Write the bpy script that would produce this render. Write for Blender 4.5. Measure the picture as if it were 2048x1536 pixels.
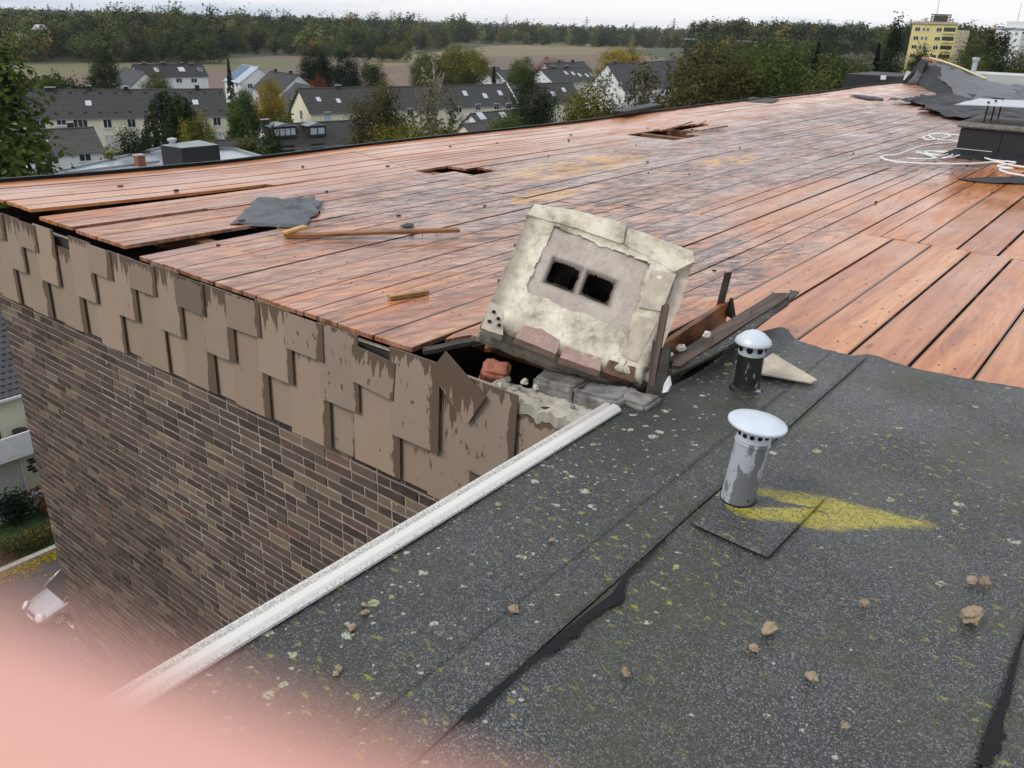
import bpy, bmesh, math, random
import numpy as np
from mathutils import Vector, Matrix, noise as mnoise
rad = math.radians
RN = random.Random(7)
NR = np.random.RandomState(11)
for o in list(bpy.data.objects): bpy.data.objects.remove(o)
S = bpy.context.scene
COL = S.collection
# ------------------------------------------------------------------ camera
F_PX, PITCH, ROLL, YAW, HC = 1666.19, rad(23.4686), rad(1.80509), rad(-37.42035), 1.45
def cam_axes():
    cp, sp = math.cos(PITCH), math.sin(PITCH)
    f = np.array([math.sin(YAW)*cp, math.cos(YAW)*cp, -sp])
    r = np.array([math.cos(YAW), -math.sin(YAW), 0.0]); u = np.cross(r, f)
    return math.cos(ROLL)*r+math.sin(ROLL)*u, -math.sin(ROLL)*r+math.cos(ROLL)*u, f
CR, CU, CF = cam_axes()
CP = np.array([0, 0, HC])
cam = bpy.data.cameras.new('camera'); camo = bpy.data.objects.new('camera', cam); COL.objects.link(camo)
camo.matrix_world = Matrix(((CR[0], CU[0], -CF[0], 0), (CR[1], CU[1], -CF[1], 0), (CR[2], CU[2], -CF[2], HC), (0, 0, 0, 1)))
cam.sensor_width = 36.0; cam.lens = 36.0*F_PX/2048.0
cam.clip_start = 0.002; cam.clip_end = 20000
cam.dof.use_dof = True; cam.dof.focus_distance = 4.5; cam.dof.aperture_fstop = 9.0
S.camera = camo
# ------------------------------------------------------------------ light and sky
SUN_EL, SUN_AZ = rad(48), rad(205)      # azimuth from +Y towards +X
W = bpy.data.worlds.new('World'); S.world = W; W.use_nodes = True
wn, wl = W.node_tree.nodes, W.node_tree.links
wn.clear()
wo = wn.new('ShaderNodeOutputWorld'); bg = wn.new('ShaderNodeBackground')
sky = wn.new('ShaderNodeTexSky'); sky.sky_type = 'NISHITA'; sky.sun_disc = False
sky.sun_elevation = SUN_EL; sky.sun_rotation = SUN_AZ; sky.air_density = 1.0; sky.dust_density = 2.0
tc = wn.new('ShaderNodeTexCoord')
sep = wn.new('ShaderNodeSeparateXYZ'); wl.new(tc.outputs['Generated'], sep.inputs[0])
mp = wn.new('ShaderNodeMapping'); mp.inputs['Scale'].default_value = (1.6, 1.6, 13.0); mp.inputs['Location'].default_value = (.35, .1, .3)
wl.new(tc.outputs['Generated'], mp.inputs[0])
nz = wn.new('ShaderNodeTexNoise'); nz.inputs['Scale'].default_value = 1.0; nz.inputs['Detail'].default_value = 7; nz.inputs['Roughness'].default_value = .52
wl.new(mp.outputs[0], nz.inputs['Vector'])
cr = wn.new('ShaderNodeValToRGB'); wl.new(nz.outputs[0], cr.inputs[0])
e = cr.color_ramp.elements; e[0].position = .40; e[0].color = (4.6, 5.9, 8.2, 1); e[1].position = .54; e[1].color = (12.0, 12.0, 12.1, 1)
e2_ = e.new(.45); e2_.color = (8.8, 9.6, 10.8, 1)
mx = wn.new('ShaderNodeMix'); mx.data_type = 'RGBA'; mx.inputs[0].default_value = .9
wl.new(sky.outputs[0], mx.inputs[6]); wl.new(cr.outputs[0], mx.inputs[7])
wl.new(mx.outputs[2], bg.inputs[0]); bg.inputs[1].default_value = .092
wl.new(bg.outputs[0], wo.inputs[0])
sd = bpy.data.lights.new('sun', 'SUN'); sd.energy = 1.5; sd.angle = rad(18); sd.color = (1, .96, .9)
so = bpy.data.objects.new('sun', sd); COL.objects.link(so)
so.rotation_euler = Vector((math.sin(SUN_AZ)*math.cos(SUN_EL), math.cos(SUN_AZ)*math.cos(SUN_EL), math.sin(SUN_EL))).to_track_quat('Z', 'Y').to_euler()
so.location = (0, 0, 30)
S.view_settings.view_transform = 'Standard'; S.view_settings.look = 'None'
S.view_settings.gamma = 1; S.view_settings.use_curve_mapping = False
S.view_settings.exposure = 0.0
S.render.engine = 'CYCLES'
S.cycles.max_bounces = 6; S.cycles.diffuse_bounces = 3; S.cycles.glossy_bounces = 3; S.cycles.transmission_bounces = 3; S.cycles.transparent_max_bounces = 4
# ------------------------------------------------------------------ pixel -> place
G = -21.0                                 # street level below the roof deck (z = 0)
def ray(x, y): return CR*(x-1024)-CU*(y-768)+CF*F_PX
def atz(x, y, z=0.0): d = ray(x, y); return CP+d*((z-HC)/d[2])
def aty(x, y, Y): d = ray(x, y); return CP+d*(Y/d[1])
def atx(x, y, X): d = ray(x, y); return CP+d*(X/d[0])
def atD(x, y, D): d = ray(x, y); return CP+d*(D/math.hypot(d[0], d[1]))
def atplane(x, y, p, n): d = ray(x, y); return CP+d*(np.dot(np.asarray(p)-CP, n)/np.dot(d, n))
def pj(p):
    v = np.asarray(p, float)-CP; w = v@CF
    return (1024+F_PX*(v@CR)/w, 768-F_PX*(v@CU)/w)
def zfor(py, X, Y):
    lo, hi = -30., 40.
    for _ in range(50):
        m = (lo+hi)/2
        if pj((X, Y, m))[1] > py: lo = m
        else: hi = m
    return (lo+hi)/2
# ------------------------------------------------------------------ materials
class T:
    def __init__(s, name):
        s.m = bpy.data.materials.new(name); s.m.use_nodes = True
        s.N, s.L = s.m.node_tree.nodes, s.m.node_tree.links; s.N.clear()
        s.out = s.N.new('ShaderNodeOutputMaterial')
    def put(s, inp, v):
        if isinstance(v, bpy.types.NodeSocket): s.L.new(v, inp)
        elif isinstance(v, (tuple, list)) and len(v) == 3 and inp.type == 'RGBA': inp.default_value = (*v, 1)
        else: inp.default_value = v
    def obj(s): return s.N.new('ShaderNodeTexCoord').outputs['Object']
    def pos(s): return s.N.new('ShaderNodeNewGeometry').outputs['Position']
    def rnd(s): return s.N.new('ShaderNodeObjectInfo').outputs['Random']
    def attr(s, n):
        a = s.N.new('ShaderNodeAttribute'); a.attribute_name = n; return a.outputs['Fac']
    def attrc(s, n):
        a = s.N.new('ShaderNodeAttribute'); a.attribute_name = n; return a.outputs['Color']
    def sep(s, v): n = s.N.new('ShaderNodeSeparateXYZ'); s.L.new(v, n.inputs[0]); return n.outputs
    def comb(s, x, y, z):
        n = s.N.new('ShaderNodeCombineXYZ')
        for i, v in enumerate((x, y, z)): s.put(n.inputs[i], v)
        return n.outputs[0]
    def map(s, v, scale=(1, 1, 1), loc=(0, 0, 0), rot=(0, 0, 0)):
        n = s.N.new('ShaderNodeMapping'); s.L.new(v, n.inputs[0])
        n.inputs['Scale'].default_value = scale; n.inputs['Location'].default_value = loc; n.inputs['Rotation'].default_value = rot
        return n.outputs[0]
    def vadd(s, a, b):
        n = s.N.new('ShaderNodeVectorMath'); s.put(n.inputs[0], a); s.put(n.inputs[1], b); return n.outputs[0]
    def noise(s, v, scale=1, detail=4, rough=.55, dist=0):
        n = s.N.new('ShaderNodeTexNoise'); s.L.new(v, n.inputs['Vector'])
        n.inputs['Scale'].default_value = scale; n.inputs['Detail'].default_value = detail
        n.inputs['Roughness'].default_value = rough; n.inputs['Distortion'].default_value = dist
        return n.outputs[0]
    def voro(s, v, scale=1, feat='F1', rnd=1, out='Distance'):
        n = s.N.new('ShaderNodeTexVoronoi'); s.L.new(v, n.inputs['Vector']); n.feature = feat
        n.inputs['Scale'].default_value = scale; n.inputs['Randomness'].default_value = rnd
        return n.outputs[out]
    def wave(s, v, scale=1, dist=0, detail=2, dscale=1, dirn='X'):
        n = s.N.new('ShaderNodeTexWave'); s.L.new(v, n.inputs['Vector']); n.bands_direction = dirn
        n.inputs['Scale'].default_value = scale; n.inputs['Distortion'].default_value = dist
        n.inputs['Detail'].default_value = detail; n.inputs['Detail Scale'].default_value = dscale
        return n.outputs['Fac']
    def math(s, op, a, b=0.5, clamp=False):
        n = s.N.new('ShaderNodeMath'); n.operation = op; n.use_clamp = clamp
        s.put(n.inputs[0], a); s.put(n.inputs[1], b); return n.outputs[0]
    def rng(s, v, a, b, c=0., d=1.):
        n = s.N.new('ShaderNodeMapRange'); n.interpolation_type = 'SMOOTHSTEP'
        s.put(n.inputs[0], v)
        for i, q in enumerate((a, b, c, d)): n.inputs[i+1].default_value = q
        return n.outputs[0]
    def ramp(s, f, stops):
        n = s.N.new('ShaderNodeValToRGB'); s.put(n.inputs[0], f); el = n.color_ramp.elements
        for i, (p, c) in enumerate(stops):
            q = el[i] if i < 2 else el.new(p)
            q.position = p; q.color = (*c, 1)
        return n.outputs[0]
    def mix(s, f, a, b, mode='MIX'):
        n = s.N.new('ShaderNodeMix'); n.data_type = 'RGBA'; n.blend_type = mode
        s.put(n.inputs[0], f); s.put(n.inputs[6], a); s.put(n.inputs[7], b); return n.outputs[2]
    def bump(s, h, strength=.5, dist=.01):
        n = s.N.new('ShaderNodeBump'); s.put(n.inputs['Height'], h)
        n.inputs['Strength'].default_value = strength; n.inputs['Distance'].default_value = dist; return n.outputs[0]
    def bsdf(s, color, rough=.6, metal=0, spec=.5, normal=None, **kw):
        n = s.N.new('ShaderNodeBsdfPrincipled'); s.put(n.inputs['Base Color'], color); s.put(n.inputs['Roughness'], rough)
        s.put(n.inputs['Metallic'], metal); s.put(n.inputs['Specular IOR Level'], spec)
        if normal is not None: s.L.new(normal, n.inputs['Normal'])
        for k, v in kw.items(): s.put(n.inputs[k], v)
        s.L.new(n.outputs[0], s.out.inputs[0]); return s.m
M = {}
def simple(name, col, rough=.6, var=.25, scale=6., metal=0, spec=.5, bump=0, bscale=None):
    t = T(name); v = t.vadd(t.obj(), t.comb(t.math('MULTIPLY', t.rnd(), 37.), 0, 0))
    n = t.noise(v, scale, 6, .6); lo = tuple(c*(1-var) for c in col); hi = tuple(min(1, c*(1+var)) for c in col)
    c = t.ramp(n, [(.3, lo), (.7, hi)])
    nm = t.bump(t.noise(v, bscale or scale*6, 4, .6), bump, .01) if bump else None
    M[name] = t.bsdf(c, t.rng(n, .3, .7, rough*.85, min(1, rough*1.15)), metal, spec, nm); return M[name]

def wood_deck():
    t = T('wet_orange_boards'); o = t.obj(); r = t.rnd(); p = t.pos()
    v = t.vadd(o, t.comb(t.math('MULTIPLY', r, 53.), t.math('MULTIPLY', r, 91.), t.math('MULTIPLY', r, 17.)))
    fine = t.noise(t.map(v, (60, 1.4, 20)), 1, 4, .55, .5)
    broad = t.noise(t.map(v, (7, .6, 6)), 1, 4, .55, 1.2)
    # cathedral grain: rings of a stretched field
    cath = t.math('FRACT', t.math('MULTIPLY', t.noise(t.map(v, (4.2, .38, 4)), 1, 2, .45, .4), 16.))
    cg = t.rng(t.math('ABSOLUTE', t.math('ADD', cath, -.5)), .0, .5, .0, 1.)
    g = t.math('ADD', t.math('ADD', t.math('MULTIPLY', fine, .25), t.math('MULTIPLY', broad, .62)), t.math('MULTIPLY', cg, .065))
    c = t.ramp(g, [(.33, (.32, .090, .024)), (.45, (.54, .180, .050)), (.55, (.66, .265, .088)), (.68, (.76, .42, .19))])
    c = t.mix(t.rng(r, .0, 1., 0, .5), c, t.ramp(g, [(.3, (.40, .135, .050)), (.7, (.66, .34, .17))]))
    c = t.mix(t.rng(t.math('FRACT', t.math('MULTIPLY', r, 7.31)), .6, 1., 0, .4), c, (.30, .075, .025))
    # knots
    kn = t.voro(t.map(v, (6.5, 1.7, 6.5)), 1, 'F1', 1)
    c = t.mix(t.rng(kn, .05, .11, .75, 0), c, (.14, .045, .02))
    px = t.sep(p)
    rp = t.map(p, (1, 1, 1), (0, 0, 0), (0, 0, rad(-66)))    # the wash of rain runs slantwise over the boards
    s1 = t.noise(t.map(rp, (1.3, 5.5, 1)), 1, 8, .7, .5)
    zone = t.noise(t.map(p, (.33, .22, 1), (3.1, 1.7, 0)), 1, 3, .5)
    inx = t.rng(px[0], -1.95, -1.75, 1, .08)
    far = t.rng(px[0], -7.0, -5.2, .06, 1)
    fary = t.rng(px[1], 3.2, 5.5, .55, 1)
    z2 = t.math('MULTIPLY', t.math('MULTIPLY', t.math('MULTIPLY', t.rng(zone, .28, .46), inx), far), fary)
    film = t.math('MULTIPLY', t.rng(s1, .39, .50), z2)
    filmc = t.ramp(t.noise(t.map(rp, (3.2, 15, 1)), 1, 7, .75), [(.38, (.055, .052, .060)), (.47, (.22, .165, .16)), (.58, (.56, .40, .33))])
    c = t.mix(t.math('MULTIPLY', film, .85), c, filmc)
    s2 = t.noise(t.map(rp, (4, 17, 1), (9, 4, 0)), 1, 7, .74, .3)
    tar = t.math('MULTIPLY', t.rng(s2, .50, .575), t.math('ADD', t.math('MULTIPLY', z2, .86), .02))
    s3 = t.noise(t.map(p, (20, 2.2, 1), (2, 4, 0)), 1, 6, .7, .4)
    tar = t.math('MAXIMUM', tar, t.math('MULTIPLY', t.rng(s3, .535, .63), t.math('ADD', t.math('MULTIPLY', z2, .45), t.math('MULTIPLY', inx, .26))))
    c = t.mix(tar, c, (.034, .031, .036))
    for (ax, ay, sx, sy) in ((-5.25, 7.9, .5, 1.5), (-4.5, 6.3, .25, .6), (-4.2, 9.6, .3, .7)):
        dx = t.math('MULTIPLY', t.math('ADD', px[0], -ax), 1/sx); dy = t.math('MULTIPLY', t.math('ADD', px[1], -ay), 1/sy)
        d = t.math('ADD', t.math('MULTIPLY', dx, dx), t.math('MULTIPLY', dy, dy))
        k = t.math('MULTIPLY', t.rng(d, .35, 1.1, 1, 0), t.rng(t.noise(t.map(p, (9, 2.5, 1)), 1, 5, .65), .44, .55))
        c = t.mix(t.math('MULTIPLY', k, .8), c, (.66, .33, .07))
    ed_ = t.math('ABSOLUTE', t.sep(o)[0]); c = t.mix(t.math('MULTIPLY', t.rng(t.math('ADD', ed_, t.math('MULTIPLY', broad, .03)), .130, .146), .7), c, (.05, .022, .014))
    wet = t.noise(t.map(p, (2.2, .9, 1)), 1, 4, .6)
    ro = t.math('ADD', t.rng(wet, .35, .65, .10, .30), t.math('MULTIPLY', film, .16))
    M['wood'] = t.bsdf(c, ro, 0, .4, t.bump(g, .16, .003)); return M['wood']

def timber(name, dark, light, rough=.5):
    t = T(name); v = t.vadd(t.obj(), t.comb(t.math('MULTIPLY', t.rnd(), 53.), 3., 0))
    g = t.noise(t.map(v, (40, 2.2, 40)), 1, 6, .65, .8)
    c = t.ramp(g, [(.35, dark), (.65, light)])
    c = t.mix(t.rng(t.noise(t.map(v, (9, 3, 9)), 1, 4), .52, .66, 0, .8), c, tuple(x*.35 for x in dark))
    M[name] = t.bsdf(c, rough, 0, .4, t.bump(g, .6, .006)); return M[name]

def felt():
    t = T('mineral_felt'); p = t.pos(); px = t.sep(p)
    cell = t.voro(p, 330, 'F1', 1, 'Color'); cs = t.sep(cell)
    sp = t.ramp(cs[0], [(0, (.018, .018, .017)), (.55, (.046, .047, .045)), (.86, (.115, .117, .115)), (.985, (.26, .265, .27))])
    n1 = t.noise(p, 1.3, 6, .6); n2 = t.noise(p, 11, 6, .65)
    c = t.mix(t.rng(n1, .35, .68, 0, .5), sp, t.mix(.5, sp, (.012, .012, .012)), 'MIX')
    # green algae tint
    c = t.mix(t.math('MULTIPLY', t.rng(t.noise(p, 2.1, 5, .6), .44, .64), .42), c, (.056, .060, .020))
    # dark wet corner towards the fallen chimney
    dk = t.math('MULTIPLY', t.rng(px[0], -1.0, -1.45, 0, 1), t.rng(px[1], 1.9, 3.0, .25, 1))
    c = t.mix(t.math('MULTIPLY', dk, .62), c, (.013, .014, .014))
    # yellow flecks of moss, running with the fall of the roof
    fl = t.noise(t.map(p, (26, 44, 1), (0, 0, 0), (0, 0, rad(28))), 1, 3, .6)
    fz = t.noise(t.map(p, (.9, .9, 1), (5, 0, 0)), 1, 3, .5)
    k = t.math('MULTIPLY', t.rng(fl, .605, .665), t.rng(fz, .36, .6, .15, 1))
    c = t.mix(t.math('MULTIPLY', k, .8), c, (.30, .27, .045))
    # sulphur-yellow streak washed down from the near vent
    ax, ay, bx, by = -.90, 2.34, -.27, 2.665
    L = math.hypot(bx-ax, by-ay); ux, uy = (bx-ax)/L, (by-ay)/L
    dx, dy = t.math('ADD', px[0], -ax), t.math('ADD', px[1], -ay)
    u = t.math('MULTIPLY', t.math('ADD', t.math('MULTIPLY', dx, ux), t.math('MULTIPLY', dy, uy)), 1/L)
    vv = t.math('ADD', t.math('MULTIPLY', dx, -uy), t.math('MULTIPLY', dy, ux))
    hw = t.N.new('ShaderNodeFloatCurve'); t.L.new(u, hw.inputs['Value'])
    cv = hw.mapping.curves[0]; pts = [(0, .0), (.05, .085), (.3, .105), (.5, .098), (.7, .056), (1, .0)]
    cv.points[0].location = pts[0]; cv.points[1].location = pts[-1]
    for q in pts[1:-1]: cv.points.new(*q)
    hw.mapping.update()
    inn = t.N.new('ShaderNodeFloatCurve'); t.L.new(u, inn.inputs['Value'])
    cv = inn.mapping.curves[0]; pts = [(0, .045), (.15, .040), (.32, .010), (.42, 0), (1, .0)]
    cv.points[0].location = pts[0]; cv.points[1].location = pts[-1]
    for q in pts[1:-1]: cv.points.new(*q)
    inn.mapping.update()
    av = t.math('ABSOLUTE', vv)
    jag = t.math('MULTIPLY', t.math('ADD', t.noise(t.map(p, (20, 60, 1), (0, 0, 0), (0, 0, rad(-27))), 1, 5, .7), -.5), .10)
    outm = t.rng(t.math('ADD', t.math('SUBTRACT', hw.outputs[0], av), jag), -.02, .02)
    inm = t.rng(t.math('ADD', t.math('SUBTRACT', av, inn.outputs[0]), t.math('MULTIPLY', jag, .6)), -.004, .012)
    uin = t.math('MULTIPLY', t.rng(u, 0, .03), t.rng(u, .9, 1.02, 1, 0))
    ys = t.math('MULTIPLY', t.math('MULTIPLY', outm, inm), uin)
    ys = t.math('MULTIPLY', ys, t.rng(t.noise(p, 110, 3, .6), .36, .52, .1, 1))
    c = t.mix(ys, c, t.ramp(t.noise(p, 60, 3), [(.3, (.28, .23, .02)), (.7, (.47, .41, .05))]))
    # pale crusty lichen rosettes, thick along the eaves strip
    vz = t.vadd(p, t.math('MULTIPLY', t.noise(p, 34, 4, .7), .05))
    vd = t.voro(vz, 16, 'F1', 1); vc = t.sep(t.voro(vz, 16, 'F1', 1, 'Color'))
    eav = t.rng(px[0], -1.0, -1.35, .05, .75)
    near = t.math('LESS_THAN', vc[0], eav)
    size = t.math('MULTIPLY', vc[1], .31)
    ring = t.math('MULTIPLY', t.rng(t.math('SUBTRACT', size, vd), -.01, .02), near)
    ring = t.math('MULTIPLY', ring, t.rng(t.noise(p, 80, 4, .7), .38, .50))
    lc = t.mix(t.rng(vc[2], .55, .8), (.44, .46, .36), (.34, .33, .10))
    c = t.mix(t.math('MULTIPLY', ring, .9), c, lc)
    vd2 = t.voro(vz, 37, 'F1', 1); vc2 = t.sep(t.voro(vz, 37, 'F1', 1, 'Color'))
    r2 = t.math('MULTIPLY', t.math('LESS_THAN', vd2, .20), t.math('LESS_THAN', vc2[0], t.rng(px[0], -.9, -1.4, .05, .34)))
    c = t.mix(t.math('MULTIPLY', r2, .8), c, (.45, .46, .40))
    h = t.math('ADD', t.math('MULTIPLY', cs[1], .5), t.math('MULTIPLY', n2, 1.))
    ro = t.rng(n1, .3, .7, .34, .6)
    M['felt'] = t.bsdf(c, ro, 0, .5, t.bump(h, .55, .005)); return M['felt']

def brickmat(name, rsrc):
    t = T(name); r = rsrc(t); p = t.pos()
    rr = t.math('FRACT', t.math('MULTIPLY', r, 13.7))
    zone = t.noise(p, .9, 3, .5)
    k = t.math('ADD', rr, t.math('MULTIPLY', t.math('ADD', zone, -.5), .55))
    c = t.ramp(k, [(.05, (.048, .032, .027)), (.35, (.086, .059, .049)), (.68, (.112, .078, .064)), (.88, (.155, .112, .088)), (.99, (.22, .165, .11))])
    c = t.mix(t.rng(t.math('FRACT', t.math('MULTIPLY', r, 41.3)), .955, .985, 0, .5), c, (.19, .08, .06))
    n = t.noise(t.map(p, (14, 14, 30)), 1, 6, .7)
    c = t.mix(t.rng(n, .3, .75, 0, .55), c, t.mix(.5, c, (.22, .17, .14)))
    c = t.mix(t.rng(t.noise(p, 60, 5, .7), .6, .72, 0, .7), c, (.03, .025, .022))
    c = t.mix(t.rng(t.noise(p, 26, 2, .5), .755, .78), c, (.6, .58, .55))
    M[name] = t.bsdf(c, .8, 0, .25, t.bump(t.noise(p, 90, 5, .7), .5, .006)); return M[name]

def shingle(name, base, wet=(.12, .080, .057), amount=.5):
    t = T(name); o = t.obj(); r = t.rnd(); q = t.sep(o)
    v = t.vadd(o, t.comb(t.math('MULTIPLY', r, 23.), 0, t.math('MULTIPLY', r, 61.)))
    n = t.noise(v, 5, 6, .6)
    c = t.mix(n, tuple(x*.86 for x in base), tuple(min(1, x*1.12) for x in base))
    c = t.mix(t.rng(t.math('FRACT', t.math('MULTIPLY', r, 5.3)), 0, 1, 0, .75), c, (.40, .285, .215)); c = t.mix(t.rng(t.math('FRACT', t.math('MULTIPLY', r, 3.1)), .3, 1, 0, .35), c, (.22, .165, .125))
    # stain where water runs: along the right edge (x towards 0) and in drips
    jag = t.noise(t.map(v, (26, 1, 9)), 1, 4, .6)
    e1 = t.math('ADD', t.math('ADD', q[0], t.math('MULTIPLY', jag, .11)), t.math('MULTIPLY', t.math('ADD', t.math('FRACT', t.math('MULTIPLY', r, 9.7)), -.62), .07))
    m1 = t.rng(e1, .0, .006)
    bl = t.noise(t.map(v, (30, 1, 13)), 1, 4, .6)
    m2 = t.rng(bl, .74-amount*.22, .76-amount*.22)
    dr = t.noise(t.map(v, (24, 1, .6)), 1, 3, .62)
    m4 = t.rng(t.math('ADD', q[2], t.math('MULTIPLY', t.math('ADD', dr, -.38), t.math('MULTIPLY', t.math('FRACT', t.math('MULTIPLY', r, 17.3)), amount*2.3))), -.002, .006)
    m2 = t.math('MAXIMUM', m2, m4)
    k = t.math('MAXIMUM', m1, m2)
    c = t.mix(t.math('MULTIPLY', k, .92), c, wet)
    c = t.mix(t.rng(t.noise(v, 130, 2), .72, .76, 0, .6), c, (.04, .03, .025))
    M[name] = t.bsdf(c, t.rng(k, 0, 1, .6, .42), 0, .35, t.bump(t.noise(v, 70, 4), .12, .004)); return M[name]

def roof_tiles(name, col, alt):
    t = T(name); o = t.obj()
    q = t.sep(t.N.new('ShaderNodeTexCoord').outputs['UV'])
    w1 = t.math('FRACT', t.math('MULTIPLY', q[1], 2.1)); w2 = t.math('FRACT', t.math('MULTIPLY', q[0], 3.4))
    n = t.noise(t.map(t.N.new('ShaderNodeTexCoord').outputs['UV'], (1.2, 1.2, 1)), 1, 6, .65)
    cell = t.N.new('ShaderNodeTexWhiteNoise'); cell.noise_dimensions = '2D'
    fl = t.comb(t.math('FLOOR', t.math('MULTIPLY', q[0], 3.4)), t.math('FLOOR', t.math('MULTIPLY', q[1], 3.0)), 0); t.L.new(fl, cell.inputs[0])
    c = t.mix(t.rng(n, .3, .7), col, alt)
    c = t.mix(t.math('MULTIPLY', cell.outputs[0], .5), c, tuple(x*.6 for x in col))
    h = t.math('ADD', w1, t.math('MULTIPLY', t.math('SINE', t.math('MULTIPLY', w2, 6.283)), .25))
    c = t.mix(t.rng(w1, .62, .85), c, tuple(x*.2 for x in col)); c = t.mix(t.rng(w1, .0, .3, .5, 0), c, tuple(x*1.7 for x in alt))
    M[name] = t.bsdf(c, .6, 0, .4, t.bump(h, .5, .03)); return M[name]

def leafmat(name, a, b, c3):
    t = T(name); k = t.attr('tone'); r = t.rnd()
    c = t.ramp(k, [(0, a), (.55, b), (1, c3)])
    c = t.mix(t.rng(r, 0, 1, 0, .25), c, tuple(x*.7 for x in b))
    d = t.N.new('ShaderNodeBsdfDiffuse'); t.put(d.inputs[0], c)
    tr = t.N.new('ShaderNodeBsdfTranslucent'); t.put(tr.inputs[0], c)
    mx = t.N.new('ShaderNodeMixShader'); mx.inputs[0].default_value = .3
    t.L.new(d.outputs[0], mx.inputs[1]); t.L.new(tr.outputs[0], mx.inputs[2]); t.L.new(mx.outputs[0], t.out.inputs[0])
    M[name] = t.m; return t.m
def leafcol(name):
    t = T(name); c = t.attrc('leafcol')
    d = t.N.new('ShaderNodeBsdfDiffuse'); t.put(d.inputs[0], c); t.L.new(d.outputs[0], t.out.inputs[0]); M[name] = t.m

wood_deck(); felt()
timber('old_timber', (.05, .032, .022), (.13, .085, .06)); timber('torn_timber', (.16, .06, .022), (.36, .16, .055)); timber('fresh_wood', (.50, .27, .09), (.72, .44, .17))
timber('black_timber', (.018, .015, .013), (.05, .038, .03))
brickmat('brick', lambda t: t.rnd()); brickmat('brick_mass', lambda t: t.attr('tone'))
shingle('shingle_tan', (.345, .262, .195), amount=.36); shingle('shingle_stained', (.31, .24, .19), amount=.60)
shingle('shingle_grey', (.22, .17, .135), amount=.34); shingle('shingle_dark', (.082, .058, .046), (.07, .05, .04), .3)
simple('mortar', (.37, .32, .27), .9, .3, 9, bump=.5, bscale=60)
simple('tar', (.010, .010, .011), .6, .4, 20, spec=.2, bump=.2)
simple('dark_void', (.03, .024, .02), .9, .4, 3)
simple('black_felt', (.024, .025, .028), .55, .5, 7, spec=.35, bump=1., bscale=14)
simple('grey_membrane', (.07, .074, .082), .45, .45, 5, bump=1., bscale=16)
simple('slate_black', (.016, .016, .018), .6, .4, 6, bump=.3)
simple('joist', (.20, .09, .04), .55, .3, 6, bump=.3)
simple('concrete', (.42, .385, .32), .85, .25, 8, bump=.7, bscale=40)
simple('wet_concrete', (.21, .20, .185), .5, .55, 14, bump=1., bscale=55)
simple('zinc', (.50, .53, .57), .38, .12, 9, .25); simple('zinc_dirty', (.20, .21, .225), .42, .4, 13, .35)
simple('zinc_light', (.62, .66, .72), .40, .10, 9, .1)
simple('white_paint', (.74, .74, .73), .6, .08, 3); simple('cream_render', (.82, .76, .58), .8, .08, 1.5)
simple('white_render', (.83, .83, .84), .8, .06, 1.5); simple('yellow_render', (.74, .62, .26), .8, .06, .3); simple('cream_panel', (.72, .60, .38), .8, .06, .3)
simple('pale_green', (.42, .47, .26), .7, .12, 2); simple('brick_red_far', (.25, .09, .06), .85, .2, 2)
simple('glass_dark', (.025, .03, .035), .12, .3, 1); simple('glass_sky', (.52, .56, .6), .15, .15, 1); simple('shutter', (.55, .54, .50), .6, .08, 2)
simple('dark_wood', (.035, .028, .024), .7, .3, 4); simple('black_paint', (.02, .02, .022), .45, .3, 4)
simple('asphalt', (.062, .058, .056), .75, .25, 2.5, bump=.3, bscale=40); simple('lawn', (.045, .085, .018), .95, .4, 3, bump=.5)
simple('town_green', (.055, .065, .026), .95, .45, .06); simple('paint_line', (.6, .6, .58), .7, .15, 4)
simple('field_soil', (.155, .108, .072), .95, .2, .02); simple('field_stubble', (.185, .155, .075), .95, .22, .015); simple('field_meadow', (.13, .125, .05), .95, .25, .02)
simple('rope_white', (.80, .80, .78), .7, .06, 20); simple('rust', (.10, .045, .025), .8, .4, 30)
simple('stone_tan', (.31, .235, .155), .85, .3, 22, bump=.8, bscale=70); simple('chip_pale', (.62, .58, .50), .8, .2, 20)
simple('bark', (.085, .065, .045), .9, .35, 4, bump=.6); simple('bark_pale', (.38, .35, .30), .85, .35, 5)
simple('roof_gravel', (.26, .28, .29), .5, .2, .5); simple('roof_wet', (.33, .36, .39), .25, .25, .35); simple('roof_moss', (.24, .25, .22), .6, .25, .4)
simple('solar_blue', (.035, .07, .19), .2, .15, 2); simple('sheet_grey', (.38, .43, .50), .35, .12, 1)
simple('steel_far', (.22, .24, .27), .6, .1, 1); simple('car_silver', (.52, .52, .53), .25, .05, 1, .6); simple('tyre', (.02, .02, .02), .85, .2, 9)
simple('lamp_glass', (.75, .77, .8), .1, .05, 3); simple('flower_red', (.45, .06, .04), .7, .5, 9); simple('leaf_litter', (.50, .30, .06), .8, .5, 30)
simple('pinkish_brick', (.40, .265, .225), .85, .18, 18, bump=.6, bscale=60); simple('tan_brick', (.50, .43, .34), .85, .2, 16, bump=.5, bscale=60)
simple('brown_rot', (.12, .065, .04), .85, .6, 30, bump=.9, bscale=50); simple('red_brick', (.46, .17, .11), .8, .2, 14, bump=.5, bscale=60)
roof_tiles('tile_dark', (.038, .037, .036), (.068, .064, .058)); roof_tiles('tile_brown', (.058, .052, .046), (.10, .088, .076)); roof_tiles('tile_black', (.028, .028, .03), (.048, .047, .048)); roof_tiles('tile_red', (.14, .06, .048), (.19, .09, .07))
leafmat('leaf_green', (.045, .070, .018), (.085, .125, .030), (.15, .18, .042)); leafmat('leaf_dark', (.020, .034, .013), (.038, .058, .020), (.068, .088, .028))
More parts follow.
